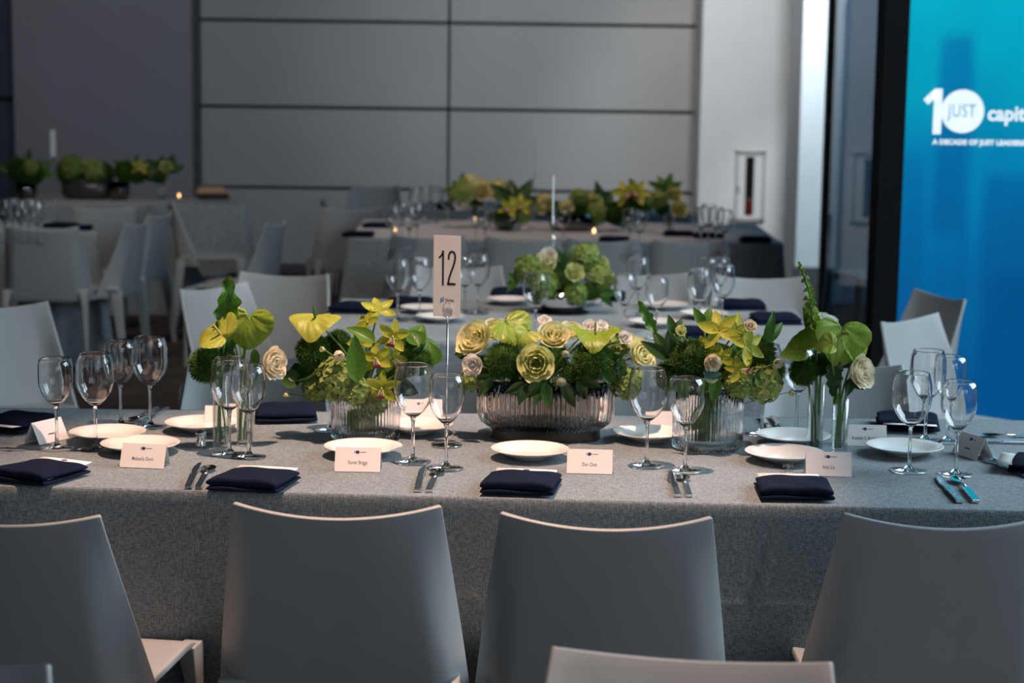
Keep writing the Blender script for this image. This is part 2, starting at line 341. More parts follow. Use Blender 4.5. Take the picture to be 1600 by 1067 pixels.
# text ----------------------------------------------------------------
def text_mesh(s, mt, size=1, xs=1, bold=0, spacing=1, shear=0, align='CENTER'):
    c = bpy.data.curves.new('t', 'FONT'); c.body = s; c.size = size; c.align_x = align; c.align_y = 'CENTER'; c.offset = bold; c.space_character = spacing; c.shear = shear
    c.resolution_u = 3
    o = bpy.data.objects.new('t', c); COL.objects.link(o); dg = bpy.context.evaluated_depsgraph_get()
    me = bpy.data.meshes.new_from_object(o.evaluated_get(dg)); bpy.data.objects.remove(o); bpy.data.curves.remove(c)
    for v in me.vertices: v.co.x *= xs
    me.materials.clear(); me.materials.append(mt); return me
def disc(r, mt, n=32, sx=1):
    return MB().add([(r*sx*math.cos(TAU*k/n), r*math.sin(TAU*k/n), 0) for k in range(n)], [tuple(range(n))]).mesh('disc', mt, False)
def scr_pos(px, py): p = aty(px, py, SY); return T(p.x-sx, .012, p.z) @ RX(PI/2)
k = SY/FPX
p1 = MB()
def stroke(pts, wd):
    for (x0, y0), (x1, y1) in zip(pts, pts[1:]):
        dx, dy = x1-x0, y1-y0; l = math.hypot(dx, dy); nx, ny = -dy/l*wd/2, dx/l*wd/2
        p1.add([(x0+nx, y0+ny, 0), (x0-nx, y0-ny, 0), (x1-nx, y1-ny, 0), (x1+nx, y1+ny, 0)], [(0, 1, 2, 3)])
stroke([(5*k, -35*k), (5*k, 35*k)], 13*k); stroke([(1*k, 29*k), (-14*k, 14*k)], 11*k)
obj('logo_numeral', p1.mesh('numeral', M['screenwhite'], False), sp_o, scr_pos(1461, 174))
obj('logo_disc', disc(33.5*k, M['screenwhite']), sp_o, scr_pos(1505, 174) @ T(0, 0, .001))
obj('logo_lettering', text_mesh('JUST', M['screenblue'], 28*k, .70, .25*k, 1.12), sp_o, scr_pos(1504, 174) @ T(0, 0, .003))
obj('logo_lettering', text_mesh('capital', M['screenwhite'], 32*k, .95, .9*k, align='LEFT'), sp_o, scr_pos(1544, 178) @ T(0, 0, .002))
obj('logo_lettering', text_mesh('A DECADE OF JUST LEADERSHIP', M['screenwhite'], 10.5*k, 1.05, .5*k, align='LEFT'), sp_o, scr_pos(1458, 222) @ T(0, 0, .002))

# ------------------------------------------------------------------ chairs
def chair_meshes():
    N = 16
    def back(u, v):
        s = u*2-1; z = .40+.41*v
        hw = .240-.050*v**1.1
        z += (-.02+.02*s*s)*v**3
        y = -.195-.075*v**.9+.0
        curve = .035+.0*v; side = (.11*(1-v)**1.1)
        y += curve*s*s*(.5+.5*v)+side*max(0, (abs(s)-.72)/.28)**1.6
        return (s*hw, y, z)
    back_m = MB().grid(back, 28, 18).mesh('backrest', M['plastic'])
    def seat(u, v):
        s = u*2-1; t = v; hw = .228-.012*t
        y = -.20+.42*t
        z = .452-.014*(1-s*s)*(1-(2*t-1)**2)-.02*max(0, t-.85)/.15
        return (s*hw, y, z)
    seat_m = MB().grid(seat, 16, 16).mesh('seat', M['plastic'])
    legs = []
    for sx_, sy_ in ((-1, -1), (1, -1), (-1, 1), (1, 1)):
        b = MB(); rings = []
        y0, y1 = (-.185, -.235) if sy_ < 0 else (.195, .215)
        for t in (0, .15, .5, 1):
            x = sx_*(.202+.012*t); y = y0+(y1-y0)*t; z = .445*(1-t); wx = .040-.018*t-(.01 if t > .1 else 0); wy = (.06-.03*t)
            rings += [(x-sx_*wx+sx_*.02, y-wy/2, z), (x+sx_*.02, y-wy/2, z), (x+sx_*.02, y+wy/2, z), (x-sx_*wx+sx_*.02, y+wy/2, z)]
        b.add(rings, [(i*4+j, i*4+(j+1) % 4, i*4+4+(j+1) % 4, i*4+4+j) for i in range(3) for j in range(4)]+[(3, 2, 1, 0), (12, 13, 14, 15)])
        legs.append(b.mesh('leg', M['plastic']))
    return back_m, seat_m, legs
BK, ST, LG = chair_meshes()
def chair(px, py, deg, label, group='grey plastic chairs', ztop=.795, Y=None):
    p = at(px, py, ztop) if Y is None else aty(px, py, Y)
    a = R(deg); off = RZ(a) @ V(0, -.27, 0)
    r = root('plastic_chair', (p.x-off.x, p.y-off.y, 0), a, label, 'chair', group)
    obj('backrest', BK, r, solid=.012, bevel=.003); obj('seat', ST, r, solid=.016, bevel=.004)
    for l in LG: obj('leg', l, r, bevel=.004)
    return r
g = 'chairs along the near side of the front table'
chair(-14, 816, -9, 'grey plastic chair cut by the left edge, under the near-left napkin', g)
chair(524, 806, 0, 'grey plastic chair seen from behind, below the place card by the left ribbed vase', g)
chair(947, 823, -2, 'grey plastic chair seen from behind, below the smoky oval bowl', g)
chair(1487, 822, 1, 'grey plastic chair seen from behind, nearest the blue-tinted cutlery', g)
g = 'chairs behind the camera-side aisle'
chair(1080, 1026, 172, 'warm grey chair top edge at the very bottom of the picture', g)
chair(-130, 1036, 178, 'grey chair corner in the bottom left corner', g)
g = 'chairs along the far side of the front table'
chair(403, 558, 180, 'pale grey chair across the table behind the left tube vases', g)
chair(690, 564, 180, 'grey chair across the table behind the number sign', g)
chair(985, 567, 182, 'grey chair across the table between oval bowl and right ribbed vase', g)
chair(1302, 573, 179, 'brownish grey chair across the table behind the right tube vases', g)
g = 'chairs around the left and right ends'
chair(-14, 480, 214, 'large pale grey chair at the left edge behind the rear navy napkin', g)
chair(448, 430, 168, 'pale grey chair facing us, left of the middle table', g)
chair(324, 450, 238, 'pale grey chair turned sideways behind the upright wavy leaf', g)
chair(1408, 500, 228, 'pale grey chair turned sideways in front of the blue screen', g)
chair(1480, 464, 107, 'tall brownish chair back standing against the blue screen', g)
g = 'chairs behind the middle table'
chair(715, 418, 184, 'grey chair behind the middle table, right of the number sign', g)
chair(1003, 429, 180, 'grey chair behind the middle table, right of its flower bowl', g)
chair(1186, 434, 178, 'brownish grey chair at the right end of the middle table', g)
g = 'chairs along the near side of the far table'
chair(668, 372, 0, 'dark chair back at the far table above the number sign', g)
chair(818, 375, 0, 'dark chair back at the far table above the left of the middle flowers', g)
chair(943, 377, 0, 'dark chair back at the far table above the right of the middle flowers', g)
chair(1080, 379, 0, 'dark chair back at the far table above the wine glasses', g)
g = 'chairs scattered at the far left'
chair(64, 358, 2, 'grey chair seen from behind at the small left table', g)
chair(166, 326, 25, 'bluish chair back between the two left tables', g)
chair(222, 350, 84, 'grey chair seen side-on with its seat towards the left table', g)
chair(258, 336, 80, 'narrow bluish chair directly behind the side-on chair', g)
chair(262, 330, -80, 'chair with a warm lit seat in front of the back-left tablecloth', g, Y=11.9)
chair(440, 350, 82, 'chair in profile with its warm lit seat pointing left, by the back wall', g)
chair(500, 312, -84, 'dark edged chair in profile right of centre-left aisle', g)
chair(550, 328, 14, 'dark blue grey chair at the left end of the far table', g)
chair(588, 310, 175, 'pale chair back against the panelled wall', g, Y=14.2)
chair(1330, 385, 200, 'pale chair dimly seen through the dark glazing', g, Y=11.6)

# ------------------------------------------------------------------ tables
def tablecloth(c, label, mt, group, folds=.012, res=1, seam=False, crease=False):
    """c: four top corners (front-left, front-right, back-right, back-left) at table height; cloth falls to the floor."""
    zt = .75; mb = MB(); ctr = sum(c, V(0, 0, 0))/4; loc = V(ctr.x, ctr.y, 0)
    P = [V(p.x, p.y, 0)-loc for p in c]
    n = 70*res
    def top(u, v):
        a = P[0].lerp(P[1], u); b_ = P[3].lerp(P[2], u); q = a.lerp(b_, v)
        return (q.x, q.y, zt-.0008+.0006*noise.noise(V(q.x*3, q.y*3, 0)))
    mb.grid(top, 40, 14)
    lens = [(P[(i+1) % 4]-P[i]).length for i in range(4)]; tot = sum(lens)
    def ring(u):
        d_ = u*tot
        for i in range(4):
            if d_ <= lens[i]+1e-9 or i == 3:
                t = d_/lens[i]; return P[i].lerp(P[(i+1) % 4], min(t, 1)), i, t
            d_ -= lens[i]
    def side(u, v):
        q, i, t = ring(u % 1); out = V(q.x, q.y, 0); e = (P[(i+1) % 4]-P[i]).normalized(); nrm = V(e.y, -e.x, 0)
        cw = max(0, 1-min(t, 1-t)*lens[i]/.16); s_ = max(0, v*zt)
        fl = folds*math.sin(d2(q)*9+i)*(v**1.2)+folds*2.2*cw*v**1.1+(.001 if seam else .006)*v
        bend = .006*(1-math.exp(-v*40)) + (.008 if seam else .03)*v
        diag = out.normalized()*cw*.05*v*(1 if folds > .002 else .3)
        q2 = out+nrm*(bend+fl)+diag
        z = zt-.0004-(zt-.004)*(v**1.4 if v < .1 else v) + (0 if v > .1 else (v-v**1.4)*0)
        if seam and i == 0: q2 -= nrm*.0028*math.exp(-((z-.545)/.004)**2)*(-1)
        if crease and i == 0:
            for cx, cz0, cz1, sl in crease:
                xx = cx+(z-cz0)*sl; wgt = max(0, min(1, (z-cz0)/.03))*max(0, min(1, (cz1-z)/.05))
                q2 += nrm*wgt*(-.010*math.exp(-((q.x-xx)/.006)**2)+.002*math.exp(-((q.x-xx+.015)/.012)**2))
        return (q2.x, q2.y, max(z, .004))
    def d2(q): return q.x*1.3+q.y*.9
    mb.grid(side, 260*res if not seam else 700, 36 if not seam else 90, True)
    o = obj('tablecloth', mb.mesh('cloth', mt)); o.location = loc
    tag(o, label, 'tablecloth', group)
    return o
T1 = [at(-330, 749), at(1930, 806), at(1930, 660.5), at(-200, 634)]
tablecloth(T1, 'grey linen tablecloth on the long front table', M['cloth'], 'grey tablecloths', folds=.004, seam=True, crease=[(.44, .53, .71, .24)])
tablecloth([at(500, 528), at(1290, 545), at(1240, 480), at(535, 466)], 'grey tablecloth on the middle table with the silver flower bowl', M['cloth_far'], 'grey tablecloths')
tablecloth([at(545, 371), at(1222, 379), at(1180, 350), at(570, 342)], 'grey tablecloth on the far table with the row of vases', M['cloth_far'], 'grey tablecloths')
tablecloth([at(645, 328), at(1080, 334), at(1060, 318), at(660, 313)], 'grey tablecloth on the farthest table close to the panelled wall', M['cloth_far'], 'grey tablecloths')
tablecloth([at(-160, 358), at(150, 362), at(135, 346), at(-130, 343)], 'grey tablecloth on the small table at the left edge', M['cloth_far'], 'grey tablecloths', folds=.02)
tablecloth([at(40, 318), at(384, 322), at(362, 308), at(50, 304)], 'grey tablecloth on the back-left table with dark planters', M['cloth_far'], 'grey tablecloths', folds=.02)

# ------------------------------------------------------------------ tableware
def wine_meshes(h, rb, rr, hb, rf):
    zb = h-hb; bowl = []
    prof = [(.0045, zb), (.011, zb+.003), (rb*.55, zb+.014), (rb*.82, zb+.030), (rb*.96, zb+.046), (rb, zb+.060), (rb*.985, zb+.075), (rb*.93+rr*.07, zb+.09), ((rb+rr)/2, zb+.105), (rr, h)]
    inn = [(max(r-.0012, 0), z) for r, z in reversed(prof)]; inn[-1] = (0, zb+.004)
    bowl = MB().lathe(prof[:-1]+[(rr+.0001, h-.0012), (rr, h), (rr-.0006, h+.0005), (rr-.0012, h), (rr-.0013, h-.0012)]+inn[1:], 40).mesh('bowl', M['thin'])
    stem = MB().lathe([(.0065, .006), (.0048, .012), (.0036, .03), (.0034, h*.3), (.0038, zb-.012), (.0062, zb), (0.0, zb+.002)], 14).mesh('stem', M['glass'])
    foot = MB().lathe([(0, .001), (rf, .0008), (rf+.0004, .002), (rf*.6, .0035), (rf*.25, .0065), (.0065, .012), (0, .013)], 36).mesh('foot', M['glass'])
    return bowl, stem, foot
WG = {'L': wine_meshes(.218, .043, .036, .118, .040), 'S': wine_meshes(.206, .039, .033, .108, .038)}
def wine(px, py, size, label, group, by_rim=False, z=.75):
    h = .218 if size == 'L' else .206
    if by_rim: p = at(px, py, z+h)
    else: p = at(px, py, z)
    r = root('wine_glass', (p.x, p.y, z), rnd.random()*6, label, 'wine glass', group)
    b, s, f = WG[size]; obj('bowl', b, r); obj('stem', s, r); obj('foot', f, r); return r
g = 'wine glasses on the front table'
for px, py, s_, lb in (
    (89, 701, 'S', 'leftmost wine glass, in front of the folded tent card'),
    (150, 702, 'L', 'second wine glass from the left, in front of the overlapping plates'),
    (189, 664, 'S', 'rear-left wine glass standing behind the second plate'),
    (235, 667, 'L', 'rear wine glass by the grey cutlery on the left'),
    (359, 710, 'L', 'wine glass directly in front of the left tube vases'),
    (389, 714, 'S', 'smaller wine glass overlapping the right tube of the left pair'),
    (645, 722, 'L', 'large wine glass below the left of the number sign'),
    (697, 732, 'S', 'smaller wine glass directly below the number sign rod'),
    (1010, 728, 'L', 'large wine glass between oval bowl and right ribbed vase'),
    (1070, 736, 'S', 'smaller wine glass in front of the right ribbed vase'),
    (1420, 736, 'L', 'large wine glass in front of the right-hand plate'),
    (1493, 742, 'S', 'rightmost wine glass, before the sideways tent card'),
    (1445, 689, 'L', 'rear-right wine glass behind the plate, near the navy napkin'),
    (1480, 690, 'S', 'rear-right wine glass nearest the blue screen'),
    (1190, 678, 'L', 'rear wine glass right behind the right ribbed vase'),
    (1244, 676, 'S', 'rear wine glass behind the right tube vases'),
    (517, 672, 'S', 'rear wine glass hidden behind the left ribbed vase')):
    wine(px, py, s_, lb, g)
g = 'wine glasses on the middle table'
for px, py, s_, lb in (
    (622, 405, 'L', 'blurred wine glass, left one of the pair left of the number sign'),
    (656, 403, 'L', 'blurred wine glass touching the number sign from the left'),
    (727, 402, 'S', 'blurred wine glass just right of the number sign'),
    (748, 397, 'L', 'blurred tall wine glass second to the right of the number sign'),
    (838, 427, 'L', 'blurred wine glass in front of the silver flower bowl'),
    (977, 428, 'S', 'blurred wine glass nearest right of the middle flowers'),
    (998, 402, 'L', 'blurred rear wine glass right of the middle flowers'),
    (1027, 433, 'S', 'blurred short wine glass nearer to us right of the middle flowers'),
    (1094, 420, 'L', 'blurred front-left glass of the four at the middle table end'),
    (1130, 414, 'L', 'blurred front-right glass of the four at the middle table end'),
    (1106, 402, 'S', 'blurred rear-left glass of the four at the middle table end'),
    (1125, 402, 'S', 'blurred rear-right glass of the four at the middle table end')):
    wine(px, py, s_, lb, g, True)
g = 'wine glasses on the far table'
ordn = ['first', 'second', 'third', 'fourth', 'fifth']
for i, (px, py) in enumerate(((614, 322), (627, 317), (640, 323), (652, 318))):
    wine(px, py, 'L', ordn[i]+' glass from the left in the cluster at the far table left end', g, True)
for i, (px, py) in enumerate(((1096, 324), (1108, 319), (1120, 324), (1133, 328))):
    wine(px, py, 'L', ordn[i]+' glass from the left in the cluster at the far table right end', g, True)
for i, (px, py) in enumerate(((744, 322), (758, 326), (880, 325), (1000, 330), (985, 326))):
    wine(px, py, 'S', ordn[i]+' glass from the left among the far table vases', g, True)
g = 'wine glasses on the farthest tables'
for i, (px, py) in enumerate(((650, 294), (664, 292), (681, 291), (700, 297))):
    wine(px, py, 'L', ordn[i]+' glass from the left on the farthest table', g, True)
for i, (px, py) in enumerate(((6, 313), (18, 310), (31, 314), (44, 311), (57, 315))):
    wine(px, py, 'L', ordn[i]+' glass from the left on the small left table', g, True)
plate_m = MB().lathe([(0, .004), (.045, .004), (.052, .005), (.072, .0125), (.0875, .0165), (.0882, .0178), (.086, .0178), (.07, .0148), (.052, .0075), (.045, .0065), (0, .0065)], 56).mesh('dish', M['porcelain'])
rimp = MB().lathe([(.030, .004), (.032, 0), (.035, 0), (.037, .0045)], 40).mesh('foot_ring', M['porcelain'])
def plate(px, py, label, group, z=.7505, s=1):
    p = at(px, py, z+.012); r = root('bread_plate', (p.x, p.y, z), 0, label, 'plate', group); r.scale = (s, s, s*1.3)
    obj('dish', plate_m, r); obj('foot_ring', rimp, r)
g = 'small white plates on the front table'
for px, py, lb in ((219, 698, 'white plate behind the leftmost upright place card'), (168, 680, 'white plate behind and left of the nearest left plate'),
    (315, 665, 'white plate behind the small salt shaker'), (567, 703, 'white plate in front of the left ribbed vase'),
    (651, 668, 'white plate seen through the glasses under the number sign'), (828, 707, 'white plate in front of the smoky oval bowl'),
    (1015, 680, 'white plate between oval bowl and right ribbed vase'), (1239, 685, 'white plate behind the two right tube vases'),
    (1225, 712, 'white plate in front of the two right tube vases'), (1413, 702, 'white plate behind the large right wine glass')):
    plate(px, py, lb, g)
g = 'blurred white plates on the middle table'
for px, py, lb in ((662, 483, 'blurred plate behind the number sign, the farther of two'), (688, 497, 'blurred plate behind the number sign, the nearer of two'),
    (795, 470, 'blurred plate left of the middle flower bowl'), (1100, 492, 'blurred plate under the pair of glasses at the middle table end'),
    (1040, 478, 'blurred plate behind the short middle-table glass'), (1150, 473, 'blurred plate by the rear right napkin of the middle table'),
    (905, 472, 'blurred plate behind the middle flower bowl'), (1020, 505, 'blurred plate right behind the oval bowl flowers')):
    plate(px, py, lb, g)

# napkins
def napkin_meshes():
    W, D = .15, .125
    D = .15
    def slabf(w_, d_, z0, t, r, bulge, wav):
        n = 24; prof = []
        pts = [(-d_/2+.0, z0+t*.5)]
        ring = []
        for i in range(9): a = PI*1.5-PI*i/8; ring.append((-d_/2+r+r*math.cos(a)*1.0, z0+t/2+t/2*math.sin(a)))
        for i in range(6): ring.append((-d_/2+r+(d_-2*r)*(i+1)/6, z0+t*(1-.25*(i+1)/6)))
        ring.append((d_/2, z0+t*.4)); ring.append((d_/2-.003, z0)); 
        for i in range(5): ring.append((d_/2-.003-(d_-r-.01)*(i+1)/6, z0))
        K = len(ring)
        def fn(u, v):
            y, z = ring[int(round(u*K)) % K]; s = v*2-1; e = 1-.5*abs(s)**14
            zc = z0+t/2; top = 1 if z > zc else 0
            return (s*w_/2+.004*y/d_*wav, y+.0025*math.sin(s*2+wav), zc+(z-zc)*e+top*bulge*(1-s*s)+.0012*math.sin(s*5+y*40+wav)*top)
        b = MB().grid(fn, K, 26, True)
        n0 = len(b.v)-K; b.f += [tuple(range(K-1, -1, -1)), tuple(range(n0, n0+K))]
        return b
    lo = slabf(W, D, 0, .009, .0045, 0, .6).mesh('lower_fold', M['navy']); up = slabf(W*.985, D*.94, .0095, .0135, .0068, .004, 1.4).mesh('upper_fold', M['navy'])
    return lo, up
NLO, NUP = napkin_meshes()
menu_m = MB().grid(lambda u, v: ((u-.5)*.128, (v-.5)*.15, .0006*math.sin(u*3)), 4, 4).mesh('menu', M['card'])
NZ = .7545
def napkin(px, py, deg, lb, group, menu=None, logo=True, z=NZ, s=1):
    p = at(px, py, z+.01); a = R(deg)
    r = root('folded_napkin', (p.x, p.y, z), a, lb, 'napkin', group); r.scale = (s, s, s)
    obj('lower_fold', NLO, r); obj('upper_fold', NUP, r, T(0, -.003, 0))
    if menu:
        q = RZ(a) @ V(0, .022, 0)
        mo = root('menu_card', (p.x+q.x, p.y+q.y, z+.0135), a, menu, 'menu card', 'menu cards tucked in napkins')
        obj('card_sheet', menu_m, mo, RX(R(4)), solid=.0006)
        if logo:
            obj('printed_logo', disc(.006, M['inkblue'], sx=1.2), mo, T(0, .064, .0055) @ RX(R(4))); obj('printed_line', MB().box((.018, .064, .0052), (.02, .0012, .0002)).mesh('line', M['inkblue'], False), mo)
g = 'navy napkins on the front table'
napkin(60, 737, -24, 'navy napkin in the near left corner of the table', g, 'white menu strip in the near left corner napkin')
napkin(397, 750, -11, 'navy napkin in front of the left tube vases', g, 'white menu strip in the napkin before the left tube vases', False)
napkin(815, 754, -7, 'navy napkin in front of the oval bowl', g, 'white menu strip in the napkin before the oval bowl')
napkin(1240, 762, -1, 'navy napkin in front of the right tube vases', g, 'curved white menu strip in the napkin before the right tube vases', False)
napkin(447, 645, 190, 'navy napkin at the rear edge behind the left tube vases', g)
napkin(22, 660, 160, 'navy napkin at the rear left edge behind the tent card', g, 'white menu strip in the rear left napkin')
napkin(1418, 659, 172, 'navy napkin at the rear right behind the glasses', g, 'thin white menu strip in the rear right napkin', False)
napkin(1632, 726, 70, 'navy napkin cut off by the right edge of the picture', g, 'white menu strip in the napkin at the right edge', False)
g = 'navy napkins on the farther tables'
for px, py, d_, lb in ((555, 482, 170, 'navy napkin at the left end of the middle table'), (640, 474, 180, 'navy napkin behind the glasses left of the number sign'),
    (800, 459, 180, 'navy napkin behind the plate left of the middle flowers'), (945, 464, 178, 'navy napkin just right of the middle flowers'),
    (1160, 477, 182, 'navy napkin below the brownish chair at the middle table'), (1212, 499, 185, 'navy napkin at the right end of the middle table'),
    (1092, 520, 5, 'navy napkin at the front edge of the middle table'), (560, 366, 0, 'dark napkin at the far table left corner'), (1105, 368, 10, 'dark napkin near the far table right glasses'),
    (1180, 374, 0, 'dark napkin at the far table right corner'), (700, 324, 0, 'dark napkin on the farthest table left end'),
    (960, 374, 0, 'dark napkin at the far table front edge between chairs'), (590, 352, 0, 'dark napkin on the far table behind its left corner'), (95, 352, 0, 'dark napkin on the small left table'), (120, 356, 10, 'dark napkin at the right corner of the small left table'),
    (700, 320, 180, 'dark napkin behind the other one on the farthest table'), (1060, 365, 0, 'dark napkin between the far table vases and chairs')):
    napkin(px, py, d_, lb, g, z=.7505, s=1.12)

# cutlery
def cut_meshes():
    D = {}
    b = MB().box((0, .055, .0035), (.0135, .11, .0065)); D['handle'] = b.mesh('handle', M['steel'], False)
    bl = MB(); pts = [(-.004, .108), (-.007, .125), (-.0085, .15), (-.007, .185), (.0, .215), (.006, .222), (.0075, .2), (.006, .15), (.004, .108)]
    n = len(pts); bl.add([(x, y, .002) for x, y in pts]+[(x*.8, y, .0045) for x, y in pts], [tuple(range(n-1, -1, -1)), tuple(range(n, 2*n))]+[(i, (i+1) % n, n+(i+1) % n, n+i) for i in range(n)])
    D['blade'] = bl.mesh('blade', M['steel'], False)
    sb = MB(); sb.tube([(0, .108, .0045), (0, .135, .005), (0, .15, .004)], [.0035, .0022, .003], 8)
    def spn(u, v): a = u*TAU; r = v; return (.0155*r*math.cos(a), .168+.026*r*math.sin(a), .001+.0055*r*r)
    sb.grid(spn, 20, 6, True); D['bowl'] = sb.mesh('bowl', M['steel'])
    fk = MB(); fk.tube([(0, .108, .0045), (0, .13, .006), (0, .14, .006)], [.0035, .0025, .004], 8); fk.box((0, .146, .0055), (.02, .016, .0025))
    for k_ in range(4): fk.box((-.0085+k_*.00567, .17, .0055), (.0028, .036, .0022))
    D['tines'] = fk.mesh('tines', M['steel'], False); return D
CU = cut_meshes()
def cut(kind, h, t, lb, group, z=.7505):
    a = at(*h, z); b_ = at(*t, z); d_ = b_-a; ang = math.atan2(-d_.x, d_.y)
    nm, head, cat = {'k': ('table_knife', 'blade', 'knife'), 's': ('spoon', 'bowl', 'spoon'), 'f': ('fork', 'tines', 'fork')}[kind]
    r = root(nm, (a.x, a.y, z), ang, lb, cat, group)
    k_ = max(.72, min(1.12, d_.length/(.222 if kind == 'k' else .19))); r.scale = (k_*1.05,)*3
    obj('handle', CU['handle'], r, bevel=.0012); obj(head, CU[head], r)
g = 'cutlery on the front table'
cut('k', (294, 764), (310, 727), 'steel knife right of the leftmost place card', g); cut('s', (310, 764), (327, 733), 'small spoon beside the knife right of the leftmost place card', g)
cut('k', (652, 769), (661, 732), 'steel knife under the glasses below the number sign', g); cut('s', (670, 769), (684, 738), 'spoon under the glasses below the number sign', g)
cut('k', (1059, 777), (1046, 740), 'steel knife below the glasses by the right ribbed vase', g); cut('s', (1077, 777), (1066, 747), 'spoon below the glasses by the right ribbed vase', g)
cut('k', (1500, 786), (1464, 747), 'blue-tinted knife at the near right of the table', g); cut('s', (1525, 786), (1493, 747), 'turquoise-tinted spoon at the near right of the table', g)
cut('k', (262, 639), (222, 659), 'dark knife at the rear edge behind the left glasses', g); cut('s', (246, 639), (208, 658), 'dark spoon at the rear edge behind the left glasses', g)
cut('k', (1190, 653), (1206, 676), 'grey knife behind the plate right of the ribbed vase', g); cut('s', (1207, 653), (1223, 675), 'grey spoon behind the plate right of the ribbed vase', g)
cut('k', (1640, 694), (1498, 691), 'long blue-tinted knife lying along the table at the right edge', g); cut('s', (1655, 684), (1540, 682), 'blue-tinted spoon behind the knife at the right edge', g)
cut('f', (-60, 702), (30, 704), 'blue-tinted fork behind the near left corner napkin', g)
cut('f', (1610, 748), (1534, 716), 'silver fork poking out of the napkin at the right edge', g)
cut('f', (1236, 758), (1230, 726), 'fork whose tines show behind the near right napkin', g)
cut('f', (446, 640), (440, 660), 'fork tines below the rear napkin behind the left tubes', g)
cut('f', (1440, 650), (1454, 672), 'fork tines below the rear right napkin', g)

# place cards
def card(px, py, deg, name, lb, w=.098, h=.054, logo=True, z=.7505):
    p = at(px, py, z); r = root('place_card', (p.x, p.y, z), R(deg), lb, 'place card', 'white tent place cards')
    th = R(26); lean = T(0, 0, 0) @ RX(-th)
    face = MB().add([(-w/2, 0, 0), (w/2, 0, 0), (w/2, 0, h), (-w/2, 0, h)], [(0, 1, 2, 3)]).mesh('panel', M['card'], False)
    fp = obj('card_panel', face, r, lean, solid=.0004)
    obj('card_panel', face, r, T(0, 2*h*math.sin(th), 0) @ RX(th), solid=.0004)
    if name == '-': obj('printed_name', MB().box((0, -.0004, h*.37), (.022, .0001, .003)).mesh('name', M['ink2'], False), fp)
    elif name: obj('printed_name', text_mesh(name, M['ink2'], .0115, .62, .0001, 1.1), fp, T(0, -.0004, h*.37) @ RX(PI/2))
    if logo:
        obj('printed_logo', disc(.0038, M['inkblue'], sx=1.15), fp, T(-.001, -.0004, h*.80) @ RX(PI/2))
        obj('printed_logo', text_mesh('1', M['inkcyan'], .008, 1, .0004), fp, T(-.007, -.0004, h*.80) @ RX(PI/2))
        obj('printed_line', MB().box((.011, -.0004, h*.80), (.013, .0001, .0012)).mesh('line', M['inkblue'], False), fp)
card(221, 731, -7, 'Mekaelia Davis', 'place card on the left, in front of the nearest left plate')
card(558, 737, -1, 'Xavier Briggs', 'place card in front of the left ribbed vase plate')
card(921, 740, -3, 'Dan Chen', 'place card right of the napkin before the oval bowl')
card(1295, 744, -4, 'Amy Liu', 'place card right of the napkin before the right tube vases')
card(1353, 697, -3, 'Ronaldo S. Brutman', 'place card behind the right tube vases, left of the rear napkin', h=.052)
card(1506, 713, -70, '-', 'sideways tent card behind the rightmost wine glass', logo=True)
card(85, 690, 62, '-', 'sideways tent card at left behind the first wine glass', logo=False)
card(355, 662, 180, None, 'blank-backed tent card behind the left tube vases', logo=False)
card(657, 656, 1, None, 'tent card seen through the glasses below the sign', logo=True)
card(1040, 676, 1, None, 'tent card seen behind the glasses left of the right ribbed vase', logo=False)
# salt shaker
p = at(314, 697); r = root('salt_shaker', (p.x, p.y, .7505), 0, 'small chrome salt shaker left of the left tube vases', 'salt shaker')
obj('body', MB().lathe([(0, 0), (.0125, 0), (.0125, .002), (.0105, .005), (.0102, .022), (.0112, .026), (0, .027)], 24).mesh('body', M['chrome']), r)
obj('cap', MB().lathe([(.0105, .0265), (.0125, .028), (.0125, .031), (.008, .036), (0, .038)], 24).mesh('cap', M['chrome']), r)
